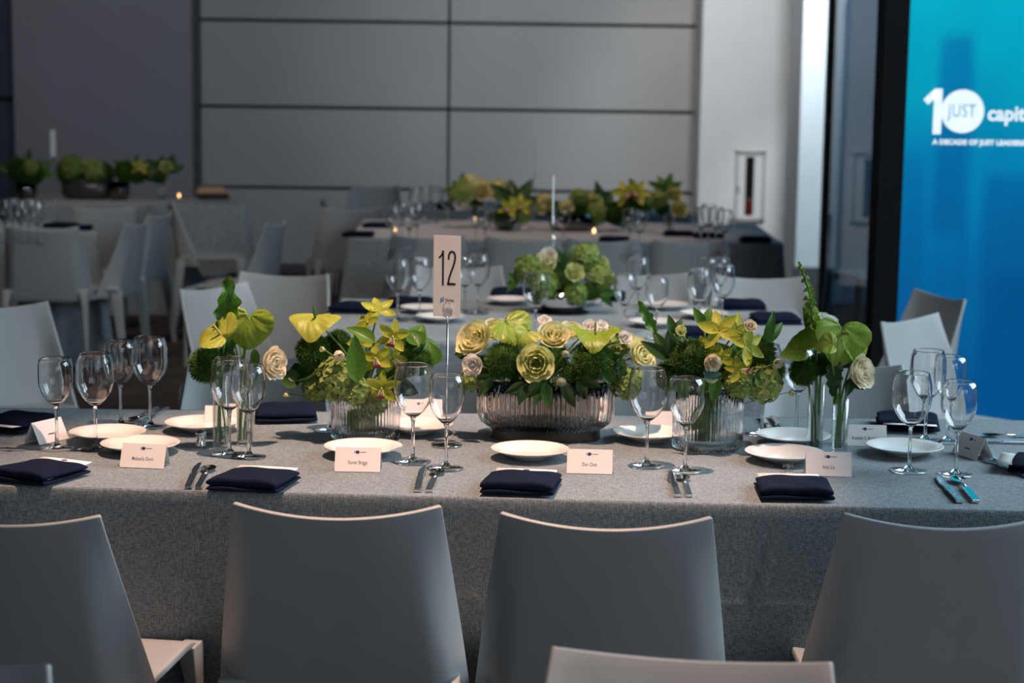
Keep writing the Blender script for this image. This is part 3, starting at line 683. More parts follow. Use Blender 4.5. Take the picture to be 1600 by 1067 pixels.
# table number signs
def sign(px, py_base, deg, lb, number=None, ztop=.485, cw=.064, ch=.186):
    p = at(px, py_base); r = root('table_number_sign', (p.x, p.y, .7505), R(deg), lb, 'table sign', 'table number signs')
    zb = ztop-ch
    obj('base_disc', MB().lathe([(0, 0), (.036, 0), (.036, .003), (.01, .006), (0, .006)], 32).mesh('base', M['steel']), r)
    obj('rod', MB().tube([(0, -.003, .004), (0, -.003, zb-.0)], .0022, 10).mesh('rod', M['steel']), r)
    pts = [(.0105*math.sin(t), -.0035, zb+.016-.0175*math.cos(t)) for t in [TAU*i/20 for i in range(21)]]
    obj('ring_clip', MB().tube(pts, .0013, 8).mesh('ring', M['chrome']), r)
    q = obj('number_card', MB().add([(-cw/2, 0, 0), (cw/2, 0, 0), (cw/2, 0, ch), (-cw/2, 0, ch)], [(0, 1, 2, 3)]).mesh('card', M['card'], False), r, T(-.003, 0, zb), solid=.001)
    if number:
        nb = MB()
        def st(pts, wd, c_=nb):
            for i in range(len(pts)-1):
                a_, b_ = V(*pts[i], 0), V(*pts[i+1], 0); d_ = (b_-a_).normalized(); n_ = V(-d_.y, d_.x, 0)*wd/2; e_ = d_*wd*.2
                c_.add([a_-n_-e_, b_-n_+e_, b_+n_+e_, a_+n_-e_], [(0, 1, 2, 3)])
        st([(-.0095, -.039), (-.0095, .039)], .0046); st([(-.0095, .037), (-.0125, .029), (-.0185, .023)], .0042)
        st([(.0035, .020), (.0042, .030), (.0075, .0365), (.012, .038), (.0165, .0355), (.0192, .029), (.0188, .019), (.0155, .006), (.0095, -.010), (.0048, -.024), (.0030, -.036)], .0044); st([(.0015, -.0365), (.0195, -.0365)], .0056)
        obj('printed_number', nb.mesh('number', M['ink'], False), q, T(0, -.0008, ch*.60) @ RX(PI/2))
        lg = MB(); lg.add([(-.0035, -.007, 0), (-.0008, -.007, 0), (.0006, .0045, 0), (-.002, .0045, 0)], [(0, 1, 2, 3)]); lg.add([(-.002, .0045, 0), (.0, .006, 0), (.0035, -.004, 0), (.0022, -.0045, 0)], [(0, 1, 2, 3)]); lg.add([(.0022, -.0045, 0), (.0045, -.0045, 0), (.0062, .0075, 0), (.0035, .0075, 0)], [(0, 1, 2, 3)])
        obj('printed_logo', lg.mesh('logo', M['inkcyan'], False), q, T(-.0125, -.0008, ch*.205) @ RX(PI/2))
        obj('printed_name', text_mesh('Nasdaq', M['ink2'], .0088, .78, .0002), q, T(.007, -.0008, ch*.205) @ RX(PI/2))
    return r
sign(698, 696, -14, 'white table number 12 card on a slim ring-topped stand', '12')
sign(862, 470, 84, 'second table number card seen edge-on above the middle flowers')
sign(833, 356, 82, 'thin table number card edge-on above the far table')
sign(85, 312, 70, 'pale table number card by the dark planters at far left')

# ------------------------------------------------------------------ vases
def ribbed_vase(px, py, rad, h, lb, mt, nr=60, loc=None, depth=.035):
    p = loc if loc is not None else at(px, py)
    r = root('ribbed_vase', (p.x, p.y, .7505), 0, lb, 'vase', 'ribbed glass vases')
    rib = lambda a, i: (.5+.5*math.cos(a*nr))*depth*.55 if 1 <= i <= 9 else 0
    prof = [(rad*.85, 0), (rad*.95, .004)]+[(rad*.96, .01+(h-.012)*k_/6) for k_ in range(7)]+[(rad*.955, h)]
    inner = [(rad*.93, h), (rad*.92, h*.6), (rad*.92, h*.2), (rad*.91, .008), (rad*.5, .004), (0.0, .004)]
    bot = [(0, 0), (rad*.5, 0)]
    full = bot+prof+inner
    rb = lambda a, i: rib(a, i-1)
    obj('glass_wall', MB().lathe(full, nr*6, rib=rb).mesh('wall', mt), r)
    return p
V2 = at(571, 684); V3 = at(1105, 700); V4 = at(852, 682)
ribbed_vase(0, 0, .083, .128, 'clear ribbed glass vase left of the number sign', M['ribbed'], loc=V2)
ribbed_vase(0, 0, .084, .15, 'clear ribbed glass vase right of the oval bowl', M['ribbed'], loc=V3)
# oval smoky bowl
def oval_bowl(loc, lb, A=.158, B=.085, h=.142, mt='smoke', nr=76, name='oval_bowl'):
    r = root(name, (loc.x, loc.y, .7505), R(-2), lb, 'bowl')
    n = nr*6
    def pt(a, k_):  # superellipse
        c, s = math.cos(a), math.sin(a); e = .62
        return (A*k_*abs(c)**e*(1 if c > 0 else -1), (B*k_*abs(s)**e*(1 if s > 0 else -1)))
    prof = [(.80, .022, 0), (.86, .028, .5), (.94, .040, 1), (.985, .055, 1), (1, .075, 1), (1, .10, 1), (.995, h-.004, 1), (.99, h, .3), (.965, h, 0), (.955, .08, 0), (.93, .052, 0), (.86, .038, 0), (.7, .032, 0), (.0, .032, 0)]
    def fn(u, v):
        k_, z, rb = prof[int(round(v*(len(prof)-1)))]; a = u*TAU
        # even spacing along the outline
        x, y = pt(amap(u), k_); q = rb*.0058*(.5+.5*math.cos(u*TAU*nr)); l_ = math.hypot(x/A, y/B)+1e-6; return (x+q*x/A/l_, y+q*y/B/l_, z)
    N = 720; L_ = [0]; last = pt(0, 1)
    for i in range(1, N+1):
        c = pt(TAU*i/N, 1); L_.append(L_[-1]+math.hypot(c[0]-last[0], c[1]-last[1])); last = c
    def amap(u):
        t = u*L_[-1]; lo, hi = 0, N
        while hi-lo > 1:
            m_ = (lo+hi)//2
            if L_[m_] <= t: lo = m_
            else: hi = m_
        return TAU*(lo+(t-L_[lo])/max(1e-9, L_[hi]-L_[lo]))/N
    mb = MB().grid(fn, n, len(prof)-1, True)
    mb.add([pt(amap(i/n), .8)+(.022,) for i in range(n)], [tuple(range(n-1, -1, -1))])
    obj('ribbed_body', mb.mesh('body', M[mt]), r)
    ft = MB().grid(lambda u, v: pt(amap(u), (.83, .825, .82)[int(v*2+.5)])+((0, .012, .0215)[int(v*2+.5)],), 120, 2, True)
    ft.add([pt(amap(i/120), .83)+(0,) for i in range(120)], [tuple(range(119, -1, -1))])
    ft.add([pt(amap(i/120), .82)+(.0215,) for i in range(120)], [tuple(range(120))])
    obj('foot', ft.mesh('foot', M['smokefoot']), r)
oval_bowl(V4, 'smoky ribbed oval glass bowl full of roses in the centre')
def tube_vase(px, py, rad, h, lb, wl=.6):
    p = at(px, py); r = root('tube_vase', (p.x, p.y, .7505), 0, lb, 'vase', 'slim clear tube vases')
    obj('glass_wall', MB().lathe([(0, 0), (rad, 0), (rad, .003), (rad, h), (rad-.0008, h+.0004), (rad-.0016, h), (rad-.0016, .008), (0, .008)], 40).mesh('tube', M['tube']), r)
    obj('water', MB().lathe([(0, .0085), (rad-.002, .0085), (rad-.002, h*wl), (0, h*wl)], 32).mesh('water', M['water']), r)
    return p
TA = tube_vase(346, 699, .019, .165, 'left tube vase of the left pair'); TB = tube_vase(383, 695, .019, .155, 'right tube vase of the left pair')
TC = tube_vase(1273, 706, .019, .158, 'left tube vase of the right pair'); TD = tube_vase(1311, 708, .019, .128, 'right tube vase of the right pair')

# ------------------------------------------------------------------ flowers
def frame(d, rollang=0):
    z = Vector(d).normalized(); upv = V(0, 0, 1) if abs(z.z) < .95 else V(0, 1, 0)
    x = upv.cross(z).normalized(); y = z.cross(x)
    return Matrix((x, y, z)).transposed().to_4x4() @ RZ(rollang)
MC = {}
def cached(key, fn):
    if key not in MC: MC[key] = fn()
    return MC[key]
def heart(mt, cup=.25, wave=.06, fold=0.0, seed=0):
    def fn(u, v):
        a = u*TAU; c, s = math.cos(a), math.sin(a)
        rr = (.72+.28*abs(math.cos(a/2+PI/4+PI/2-PI/4))**.3)
        # heart outline: apex at +y, notch at -y
        t = a+PI/2
        x = math.sin(t)**3*.92 if False else None
        hx = 16*math.sin(t)**3/17; hy = -(13*math.cos(t)-5*math.cos(2*t)-2*math.cos(3*t)-math.cos(4*t))/17
        bl = .62*((1-math.cos(t))/2)**1.2; hx = hx*(1-bl)+math.sin(t)*.98*bl; hy = hy*(1-bl)+(.0-.80*math.cos(t))*bl
        X, Y = hx*v, hy*v
        Y = Y*.98+.12*(1-v)*-1
        th = math.atan2(X, Y+.45)
        z = cup*(X*X)*(1-2*fold)+fold*abs(X)*1.1+wave*math.sin(3*a+seed)*v**3+.042*math.cos(th*9)*v*(1-v**4)+.012*math.sin(th*23+v*9)*v-.35*max(0, Y)**2-.12*v**5
        return (X, Y, z)
    return MB().grid(fn, 96, 16, True).mesh('spathe', M[mt])
def heart_fix(b): return b
def spadix_mesh(mt): return MB().tube([(0, -.18, .0), (0, -.16, .12), (0, -.12, .35), (0, -.08, .52), (0, -.07, .56)], [.035, .055, .05, .035, .01], 10).mesh('spadix', M[mt])
def rose_petal(r0, r1, h, hw, curl, seed):
    def fn(u, v):
        s = u*2-1; edge = math.sqrt(max(0, 1-.55*abs(s)**2.6)); vv = v*edge
        a = s*hw*(.35+.65*math.sin(min(1, vv*1.5)*PI/2))
        r = r0+(r1-r0)*math.sin(vv*PI*.62)+curl*max(0, vv-.72)**1.5*5
        z = -.45+h*vv-curl*max(0, vv-.8)**1.3*2
        n_ = .055*noise.noise(V(s*3+seed, vv*4, seed*2))*(.3+vv)*2
        return ((r+n_)*math.sin(a), (r+n_)*math.cos(a), z+n_*.6)
    return MB().grid(fn, 12, 9)
ROSE = [(5, .12, .80, .95, .95, .30, 0), (5, .10, .62, 1.02, .95, .16, .5), (5, .07, .44, 1.06, 1.0, .07, .2), (4, .04, .27, 1.06, 1.15, .02, .6)]
def rose(parent, Mx, mt='rose', open_=1, layers=4):
    for li, (n, r0, r1, h, hw, cl, ph) in enumerate(ROSE[:layers]):
        for k_ in range(n):
            me = cached(('rp', mt, li, k_ % 3, open_), lambda: rose_petal(r0, r1*open_, h, hw, cl*open_, li*3.1+k_*1.7).mesh('petal', M[mt]))
            obj('petal', me, parent, Mx @ RZ(TAU*(k_+ph)/n+li*.7))
    me = cached(('rc', mt), lambda: MB().grid(lambda u, v: (lambda a, r: (r*math.cos(a), r*math.sin(a), .25+.33*math.sqrt(max(0, 1-(r/.22)**2))-.1*((u*3) % 1)))(u*TAU*3, .22*(1-u*.9)+.0) if v < .5 else (lambda a, r: (r*math.cos(a), r*math.sin(a), -.3))(u*TAU*3, .22*(1-u*.9)), 60, 1).mesh('heart', M[mt]))
    obj('petal_heart', me, parent, Mx)
def tepal(L_, W_, cup, mt, name='petal'):
    def fn(u, v):
        s = u*2-1; w_ = W_*math.sin(PI*min(1, v*.93+.07))**.7*(1-.25*v)
        return (s*w_, v*L_, cup*v*v+.25*w_*s*s-.02+.02*math.sin(v*7))
    return MB().grid(fn, 8, 12).mesh(name, M[mt])
def orchid(parent, Mx, lip=True, mt='orchid'):
    for k_, a in enumerate((0, R(62), R(-62), R(128), R(-128))):
        me = cached(('tp', mt, k_ % 3), lambda: tepal(1.0, .27+.05*(k_ % 2), (-.18, .2, .12)[k_ % 3], mt))
        obj('petal', me, parent, Mx @ RZ(a))
    if lip:
        me = cached('lip', lambda: MB().grid(lambda u, v: (math.sin((u-.5)*4.4)*.22*(.5+.5*v), -.05-.45*v+.0, .12+.28*v-(.3*v*v)+.22*(1-math.cos((u-.5)*4.4))*.5), 12, 8).mesh('lip', M['lip']))
        lp = obj('lip', me, parent, Mx)
        me = cached('lipe', lambda: MB().grid(lambda u, v: (math.sin((u-.5)*4.4)*(.225+.03*v), -.40-.16*v, .27-.16*v+.22*(1-math.cos((u-.5)*4.4))*.5+.012), 12, 3).mesh('lip_edge', M['crimson']))
        obj('lip_edge', me, lp)
        me = cached('colm', lambda: MB().tube([(0, 0, 0), (0, .02, .18), (0, -.05, .32)], [.06, .075, .05], 8).mesh('column', M['yellowlime'])); obj('column', me, parent, Mx)
def moss_mesh(n=1500, seed=1, mt='moss'):
    q = random.Random(seed); b = MB(); b.lathe([(.01, -.72)]+[(.78*math.sin(PI*k_/8), -.78*math.cos(PI*k_/8)) for k_ in range(1, 8)]+[(.01, .72)], 16)
    for i in range(n):
        z = 1-2*(i+.5)/n; a = i*2.39996; r = math.sqrt(1-z*z); d_ = V(r*math.cos(a), r*math.sin(a), z)
        d_ = (d_+V(q.gauss(0, .18), q.gauss(0, .18), q.gauss(0, .18))).normalized(); base = V(r*math.cos(a), r*math.sin(a), z)*.72
        l = q.uniform(.2, .36)*(1+.15*noise.noise(base*3)); s_ = d_.cross(V(q.random(), q.random(), q.random())).normalized()*.022
        tip = base+d_*l; b.add([base-s_, base+s_, tip+s_*.5, tip-s_*.5], [(0, 1, 2, 3)])
    return b.mesh('tuft', M[mt], False)
def hyd_mesh(n=70, seed=1, mt='hydrangea', dome=.15):
    q = random.Random(seed); b = MB()
    for i in range(n):
        z = 1-(1-dome*-1)*(i+.5)/n; a = i*2.39996; r = math.sqrt(max(0, 1-z*z)); d_ = V(r*math.cos(a), r*math.sin(a), z)
        Mf = T(*(d_*q.uniform(.82, 1.0))) @ frame(d_+V(q.gauss(0, .25), q.gauss(0, .25), q.gauss(0, .25)), q.random()*6) @ S(.2)
        for k_ in range(4):
            b.grid(lambda u, v: ((u-.5)*1.15*math.sin(PI*min(1, v*.8+.12)), v, .18*v*v+.2*abs(u-.5)+.1*math.sin(u*6)), 3, 3, M=Mf @ RZ(k_*PI/2))
    b.lathe([(.01, -.1), (.6, .0), (.7, .3), (.5, .6), (.01, .75)], 12)
    return b.mesh('florets', M[mt])
def leaf_mesh(L_=1, W_=.22, bend=-.3, wave=0, mt='leaf', cup=.35, seed=0, nw=7, tip=1.0):
    def fn(u, v):
        s = u*2-1; w_ = W_*(math.sin(PI*(v**.75))**.8)*(1-.1*v)+.004
        if wave: w_ = W_*(min(1, v*5)*min(1, (1-v)*tip*2.2))**.6*(1+.18*math.sin(v*nw*PI*1.9+s*.5+seed))
        z = bend*v*v+cup*w_*s*s+wave*abs(s)*math.sin(v*nw*PI+(1 if s > 0 else 0)*1.3+seed)-.012*math.exp(-(s/.12)**2)
        return (s*w_, v*L_, z)
    return MB().grid(fn, 12, 30 if wave else 16).mesh('leaf', M[mt])
def stem_path(a, b, sag=.3):
    a, b = Vector(a), Vector(b); c1 = a+V(0, 0, (b.z-a.z)*.55); pts = []
    for i in range(9):
        t = i/8; pts.append((1-t)**2*a+2*t*(1-t)*c1+t*t*b)
    return pts
def flower(kind, head, base, size, d=(0, -1, .3), rl=0, lb='', group='', mt=None, asp=1, stem_r=.0022, **kw):
    """one cut flower: an Empty at the foot of its stem; head given in world space."""
    names = {'anthurium': 'anthurium', 'rose': 'rose', 'orchid': 'orchid', 'moss': 'moss_ball_carnation', 'hydrangea': 'hydrangea', 'lis': 'lisianthus', 'thistle': 'thistle', 'leaf': 'leaf_sprig', 'fern': 'wavy_fern_leaf', 'bells': 'bells_of_ireland', 'bud': 'flower_bud'}
    head = Vector(head); base = Vector(base)
    r = root(names[kind], base, 0, lb, {'leaf': 'leaf', 'fern': 'leaf', 'bud': 'bud'}.get(kind, 'flower'), group)
    Mx = T(*(head-base)) @ frame(d, R(rl)) @ S(size*asp, size, size)
    dn = Vector(d).normalized()
    foot = head-base-dn*size*(.4 if kind in ('rose', 'lis', 'moss') else 0)
    sp_ = stem_path((0, 0, 0), foot)
    if kind != 'bells':
        obj('stem', MB().tube(sp_, stem_r, 7).mesh('stem', M['stem']), r)
    if kind == 'anthurium':
        mt = mt or 'lime'; cp = kw.get('cup', .25); fo = kw.get('fold', 0)
        obj('spathe', cached(('h', mt, cp, fo), lambda: heart(mt, cp, .07, fo, len(MC))), r, Mx)
        if kw.get('spadix', True): obj('spadix', cached(('sp', kw.get('sg', 0)), lambda: spadix_mesh('spadixg' if kw.get('sg') else 'spadix')), r, Mx)
    elif kind == 'rose': rose(r, Mx, mt or 'rose', kw.get('open_', 1))
    elif kind == 'lis': rose(r, Mx, mt or 'whitepink', 1.15, 3)
    elif kind == 'bud': 
        for k_ in range(4): obj('petal', cached(('bd', mt or 'rosegreen'), lambda: rose_petal(.05, .62, 1.25, 1.15, 0, 4).mesh('petal', M[mt or 'rosegreen'])), r, Mx @ RZ(k_*PI/2+.3))
    elif kind == 'orchid': orchid(r, Mx, kw.get('lip', True))
    elif kind == 'moss': obj('tuft', cached(('m', int(size*1e4) % 3), lambda: moss_mesh(1700, int(size*1e4))), r, Mx)
    elif kind == 'hydrangea': obj('florets', cached(('hy', mt, int(size*1e4) % 3), lambda: hyd_mesh(80, int(size*1e4), mt or 'hydrangea')), r, Mx)['kind'] = 'stuff'
    elif kind == 'thistle':
        def th():
            q = random.Random(3); b = MB(); b.lathe([(.01, -.5), (.35, -.3), (.42, 0), (.34, .35), (.15, .55), (.01, .6)], 16)
            for i in range(180):
                z = 1-1.5*(i+.5)/180; a = i*2.39996; rr = math.sqrt(max(0, 1-z*z)); p_ = V(rr*math.cos(a)*.4, rr*math.sin(a)*.4, z*.5); d_ = p_.normalized()*.13; s_ = d_.cross(V(.3, .5, .8)).normalized()*.02; b.add([p_-s_, p_+s_, p_+d_], [(0, 1, 2)])
            return b.mesh('cone', M['thistle'])
        obj('cone', cached('th', th), r, Mx)
        for k_ in range(kw.get('bracts', 10)):
            obj('bract', cached('br', lambda: leaf_mesh(1.0, .09, .3, 0, 'leafblue', 0)), r, Mx @ T(0, 0, -.35) @ RZ(k_*TAU/10))
    elif kind in ('leaf', 'fern'):
        L_ = 1.0; n = kw.get('n', 1); me = cached((kind, mt, kw.get('w', .25), kw.get('wave', 0), kw.get('bend', -.25)), lambda: leaf_mesh(1, kw.get('w', .25), kw.get('bend', -.25), kw.get('wave', 0), mt or 'leaf', kw.get('cp', .35), 0, kw.get('nw', 5)))
        for k_ in range(n): obj('leaf', me, r, Mx @ RZ(kw.get('spread', 50)*PI/180*(k_-(n-1)/2)) @ RX(.3*(k_ % 2)))
    return r
def bells(base, pts, sizes, lb, group):
    r = root('bells_of_ireland', base, 0, lb, 'flower', group)
    base = Vector(base); P = [Vector(p)-base for p in pts]
    obj('stem', MB().tube([V(0, 0, 0)]+P, [.0025]*(len(P))+[.001], 7).mesh('stem', M['stem']), r)
    me = MB().grid(lambda u, v: ((.25+.75*v**1.4)*math.cos(u*TAU), (.25+.75*v**1.4)*math.sin(u*TAU), v*.9+.06*math.sin(u*TAU*5)*v), 20, 6, True).mesh('bell', M['lime'])
    n = 26; q = random.Random(5)
    for i in range(n):
        t = i/(n-1)*(len(P)-1); j = min(int(t), len(P)-2); p_ = P[j].lerp(P[j+1], t-j); s_ = sizes[0]+(sizes[1]-sizes[0])*i/(n-1); a = i*2.3
        obj('bell', me, r, T(*(p_+V(math.cos(a)*s_*.5, math.sin(a)*s_*.5, 0))) @ frame((math.cos(a), math.sin(a), .7)) @ S(s_))
    return r

def arrange(vase, vb, spread, zb, specs, group):
    """specs: kind, px, py, depth offset, size(m), direction, roll, label, extra"""
    for i, sp_ in enumerate(specs):
        kind, px, py, dy, size, d, rl, lb = sp_[:8]; kw = sp_[8] if len(sp_) > 8 else {}
        h = aty(px, py, vase.y+dy)
        bx = max(-spread[0], min(spread[0], (h.x-vase.x)*.45)); by = max(-spread[1], min(spread[1], (h.y-vase.y)*.4))
        flower(kind, h, (vase.x-bx*.5+rnd.uniform(-.01, .01), vase.y-by*.5, zb), size, d, rl, lb, group, **kw)
C = (0, -1, .25)
G2 = 'flowers in the left ribbed vase'; G4 = 'flowers in the smoky oval bowl'; G3 = 'flowers in the right ribbed vase'
arrange(V2, 0, (.05, .05), .763, [
 ('anthurium', 491, 500, -.02, .064, (-.05, -.42, 1), 180, 'yellow-green anthurium with a dark spadix, top left of the left ribbed vase', dict(mt='yellowlime', sg=1, cup=.15)),
 ('orchid', 592, 484, .02, .045, (.15, -.7, .75), 8, 'highest yellow-green orchid of the left ribbed vase', dict(lip=False)),
 ('orchid', 613, 526, -.05, .042, (.15, -1, .1), -15, 'yellow orchid with crimson lip, upper right of the left ribbed vase', {}),
 ('orchid', 588, 560, -.07, .040, (-.1, -1, .15), 12, 'yellow orchid with crimson lip in the middle of the left ribbed vase', {}),
 ('orchid', 596, 606, -.08, .042, (.1, -1, -.05), -5, 'lowest yellow orchid hanging over the left ribbed vase rim', {}),
 ('orchid', 614, 560, -.04, .036, (.6, -1, .0), 30, 'half-hidden orchid nearest the large wine glass', {}),
 ('orchid', 573, 505, .0, .036, (-.5, -.8, .5), 60, 'orchid below the highest one of the left ribbed vase', dict(lip=False)),
 ('leaf', 558, 596, -.10, .108, (0.15, -1, .05), 3, 'broad upright green leaf in the middle of the left ribbed vase', dict(w=.22, bend=.05)),
 ('leaf', 585, 535, -.06, .075, (.3, -.8, .6), 48, 'bright green leaf tilted left above the broad upright one', dict(w=.26)),
 ('moss', 489, 548, -.02, .042, C, 0, 'dark mossy ball on the left of the left ribbed vase'),
 ('moss', 528, 538, .03, .036, C, 0, 'dark mossy ball behind the white bud of the left ribbed vase'),
 ('moss', 640, 545, .0, .038, C, 0, 'mossy ball beside the large wine glass rim'),
 ('bud', 528, 552, -.09, .020, (.3, -.8, -.5), 0, 'cream bud between mossy ball and broad leaf', dict(mt='rosewhite')),
 ('bud', 506, 546, -.09, .010, (-.8, -.5, .2), 0, 'tiny cream bud beside the larger cream bud'),
 ('hydrangea', 528, 592, -.05, .055, (-.1, -1, .5), 0, 'pale green hydrangea over the left ribbed vase rim'),
 ('hydrangea', 556, 610, -.07, .034, (.2, -1, .1), 0, 'small pale green hydrangea cluster hanging at the left vase rim'),
 ('leaf', 500, 575, -.05, .082, (-.3, -.8, .6), 110, 'dark leaf sticking out low on the left of the left ribbed vase', dict(mt='leafdark', w=.3)),
 ('leaf', 540, 585, -.02, .075, (-.2, -.8, .5), 130, 'green leaf below the mossy ball of the left ribbed vase', dict(w=.3)),
 ('bud', 448, 614, -.04, .011, (0, -.3, -1), 0, 'tiny pale bud dangling left of the left ribbed vase', dict(stem_r=.0008)),
 ('leaf', 640, 545, .0, .075, (.1, -.7, .7), -28, 'bright leaf fan under the number sign', dict(w=.36, n=3, spread=42)),
 ('leaf', 676, 572, -.02, .06, (.2, -1, .3), 5, 'rounded leaf right beside the sign rod', dict(w=.42)),
 ('leaf', 600, 600, .03, .085, (0, -.8, .4), -55, 'filler foliage behind the orchids of the left ribbed vase', dict(w=.3, n=3, spread=45, mt='leafdark')),
 ('leaf', 548, 640, -.02, .05, (0, -1, .1), 175, 'leaf pressed inside the left ribbed vase', dict(w=.3)),
 ('leaf', 470, 596, -.04, .055, (-.4, -1, .4), 60, 'broad dark leaf at the lower left of the left ribbed vase', dict(w=.42, mt='leafdark', n=2, spread=50)),
 ('moss', 655, 565, -.01, .034, C, 0, 'small mossy ball nearest the number sign rod'),
 ('moss', 510, 575, .0, .034, C, 0, 'small mossy ball just above the hydrangea'),
 ('leaf', 655, 540, -.03, .050, (.2, -.8, .6), 20, 'round bright leaf left of the sign rod', dict(w=.5)),
 ('orchid', 566, 535, -.02, .036, (-.2, -1, .3), 35, 'orchid half hidden behind the broad upright leaf', dict(lip=False)),
 ('hydrangea', 495, 605, -.03, .036, (-.4, -1, .2), 0, 'small green hydrangea at the left edge of the left ribbed vase'),
 ('hydrangea', 590, 625, -.02, .034, (.1, -1, .1), 0, 'green hydrangea beneath the lowest orchid'),
], G2)
arrange(V4, 0, (.08, .03), .785, [
 ('rose', 745, 534, -.02, .050, (-.5, -.75, .6), 0, 'large pale yellow rose at the left end of the oval bowl', {}),
 ('rose', 775, 520, .03, .038, (-.2, -.6, .8), 40, 'pale yellow rose behind the left anthurium of the oval bowl', {}),
 ('rose', 864, 528, -.04, .040, (.1, -.75, .65), 60, 'pale yellow rose at the top middle of the oval bowl', {}),
 ('rose', 838, 568, -.10, .043, (-.1, -1, .2), 20, 'greenish cream rose facing us in the middle of the oval bowl', dict(mt='rosegreen', open_=1.1)),
 ('rose', 998, 556, -.0, .042, (.7, -.8, .4), 0, 'pale yellow rose at the right end of the oval bowl', {}),
 ('rose', 982, 536, .03, .030, (.6, -.5, .8), 0, 'small yellow rose behind the right end rose', {}),
 ('anthurium', 802, 514, -.04, .060, (.25, -.75, .8), 215, 'folded lime anthurium between the yellow roses', dict(cup=.22, mt='lime', spadix=False)),
 ('anthurium', 822, 525, -.07, .034, (.3, -.9, .6), 150, 'smaller yellow-green anthurium before the folded one', dict(cup=.45, mt='yellowlime', spadix=False)),
 ('anthurium', 930, 524, -.06, .060, (.0, -.22, 1), 178, 'lime anthurium seen edge-on, right side of the oval bowl', dict(cup=.45, mt='lime')),
 ('lis', 740, 570, -.09, .024, (-.4, -1, .1), 0, 'blush white bloom at the left rim of the oval bowl', {}),
 ('lis', 851, 503, .0, .016, (0, -.6, .8), 0, 'small blush white bloom on top of the oval bowl', {}),
 ('lis', 922, 512, .0, .018, (.1, -.8, .6), 0, 'blush white bloom above the edge-on anthurium', {}),
 ('lis', 940, 510, .02, .014, (.3, -.8, .6), 0, 'tiny white bloom right of the blush one', {}),
 ('lis', 976, 528, -.03, .016, (.3, -.9, .4), 0, 'small white bloom beside the right end roses', {}),
 ('moss', 787, 563, -.07, .046, C, 0, 'dark mossy ball left of the greenish cream rose'),
 ('moss', 925, 565, -.07, .050, C, 0, 'dark mossy ball below the edge-on anthurium'),
 ('moss', 900, 585, -.05, .036, C, 0, 'small mossy ball behind the thistles'),
 ('moss', 860, 560, .04, .045, C, 0, 'mossy ball deep inside the oval bowl flowers'),
 ('thistle', 884, 553, -.11, .019, (0, -1, .3), 0, 'upper grey thistle in the oval bowl', dict(bracts=0)),
 ('thistle', 877, 597, -.12, .024, (0, -1, .1), 0, 'lower grey thistle with spiky bracts at the bowl rim', {}),
 ('leaf', 850, 592, -.10, .060, (.1, -1, .2), 110, 'dark leaf left under the facing rose', dict(mt='leafdark', w=.3, n=2)),
 ('leaf', 852, 598, -.11, .058, (0, -1, .1), 170, 'pointed leaf hanging over the middle of the bowl rim', dict(w=.24, n=2, spread=35)),
 ('leaf', 880, 600, -.10, .062, (0, -1, .1), 207, 'pointed leaf hanging over the rim right of the thistle', dict(w=.22, mt='leafdark')),
 ('leaf', 905, 590, -.09, .055, (0, -1, .1), 222, 'short dark leaf below the right mossy ball', dict(w=.25, mt='leafdark', n=2)),
 ('leaf', 770, 590, -.08, .055, (-.2, -1, .1), 120, 'dark leaf curling down at the bowl left rim', dict(w=.2, mt='leafdark', n=2)),
 ('leaf', 745, 555, .0, .06, (-.2, -.8, .5), 85, 'dark glossy leaf stretching left of the blush bloom', dict(w=.3, mt='leafdark')),
 ('leaf', 955, 600, -.07, .085, (.2, -1, .3), 8, 'tall mottled leaf right of the right mossy ball', dict(w=.22, n=2, spread=22)),
 ('hydrangea', 975, 596, -.03, .040, (.5, -1, .1), 0, 'pale green hydrangea at the bowl right rim'),
 ('hydrangea', 737, 592, -.04, .030, (-.5, -1, .0), 0, 'pale green hydrangea at the bowl left rim'),
 ('hydrangea', 955, 540, .04, .045, (.2, -.6, .8), 0, 'pale green hydrangea hidden behind the edge-on anthurium'),
 ('moss', 762, 575, -.04, .034, C, 0, 'small mossy ball beside the left rim bloom'),
 ('moss', 955, 575, -.04, .036, C, 0, 'small mossy ball beside the mottled leaf'),
 ('moss', 815, 590, -.06, .030, C, 0, 'small mossy ball under the facing rose'),
 ('leaf', 968, 560, -.05, .05, (.4, -1, .3), 150, 'curled leaf at the right of the oval bowl', dict(w=.28, mt='leafdark', n=2)),
 ('rose', 892, 520, .03, .030, (.2, -.6, .8), 30, 'small pale rose behind the top middle rose', {}),
 ('leaf', 820, 600, -.11, .05, (0, -1, .1), 140, 'dark pointed leaf falling over the rim left of centre', dict(w=.25, mt='leafdark', n=2)),
], G4)
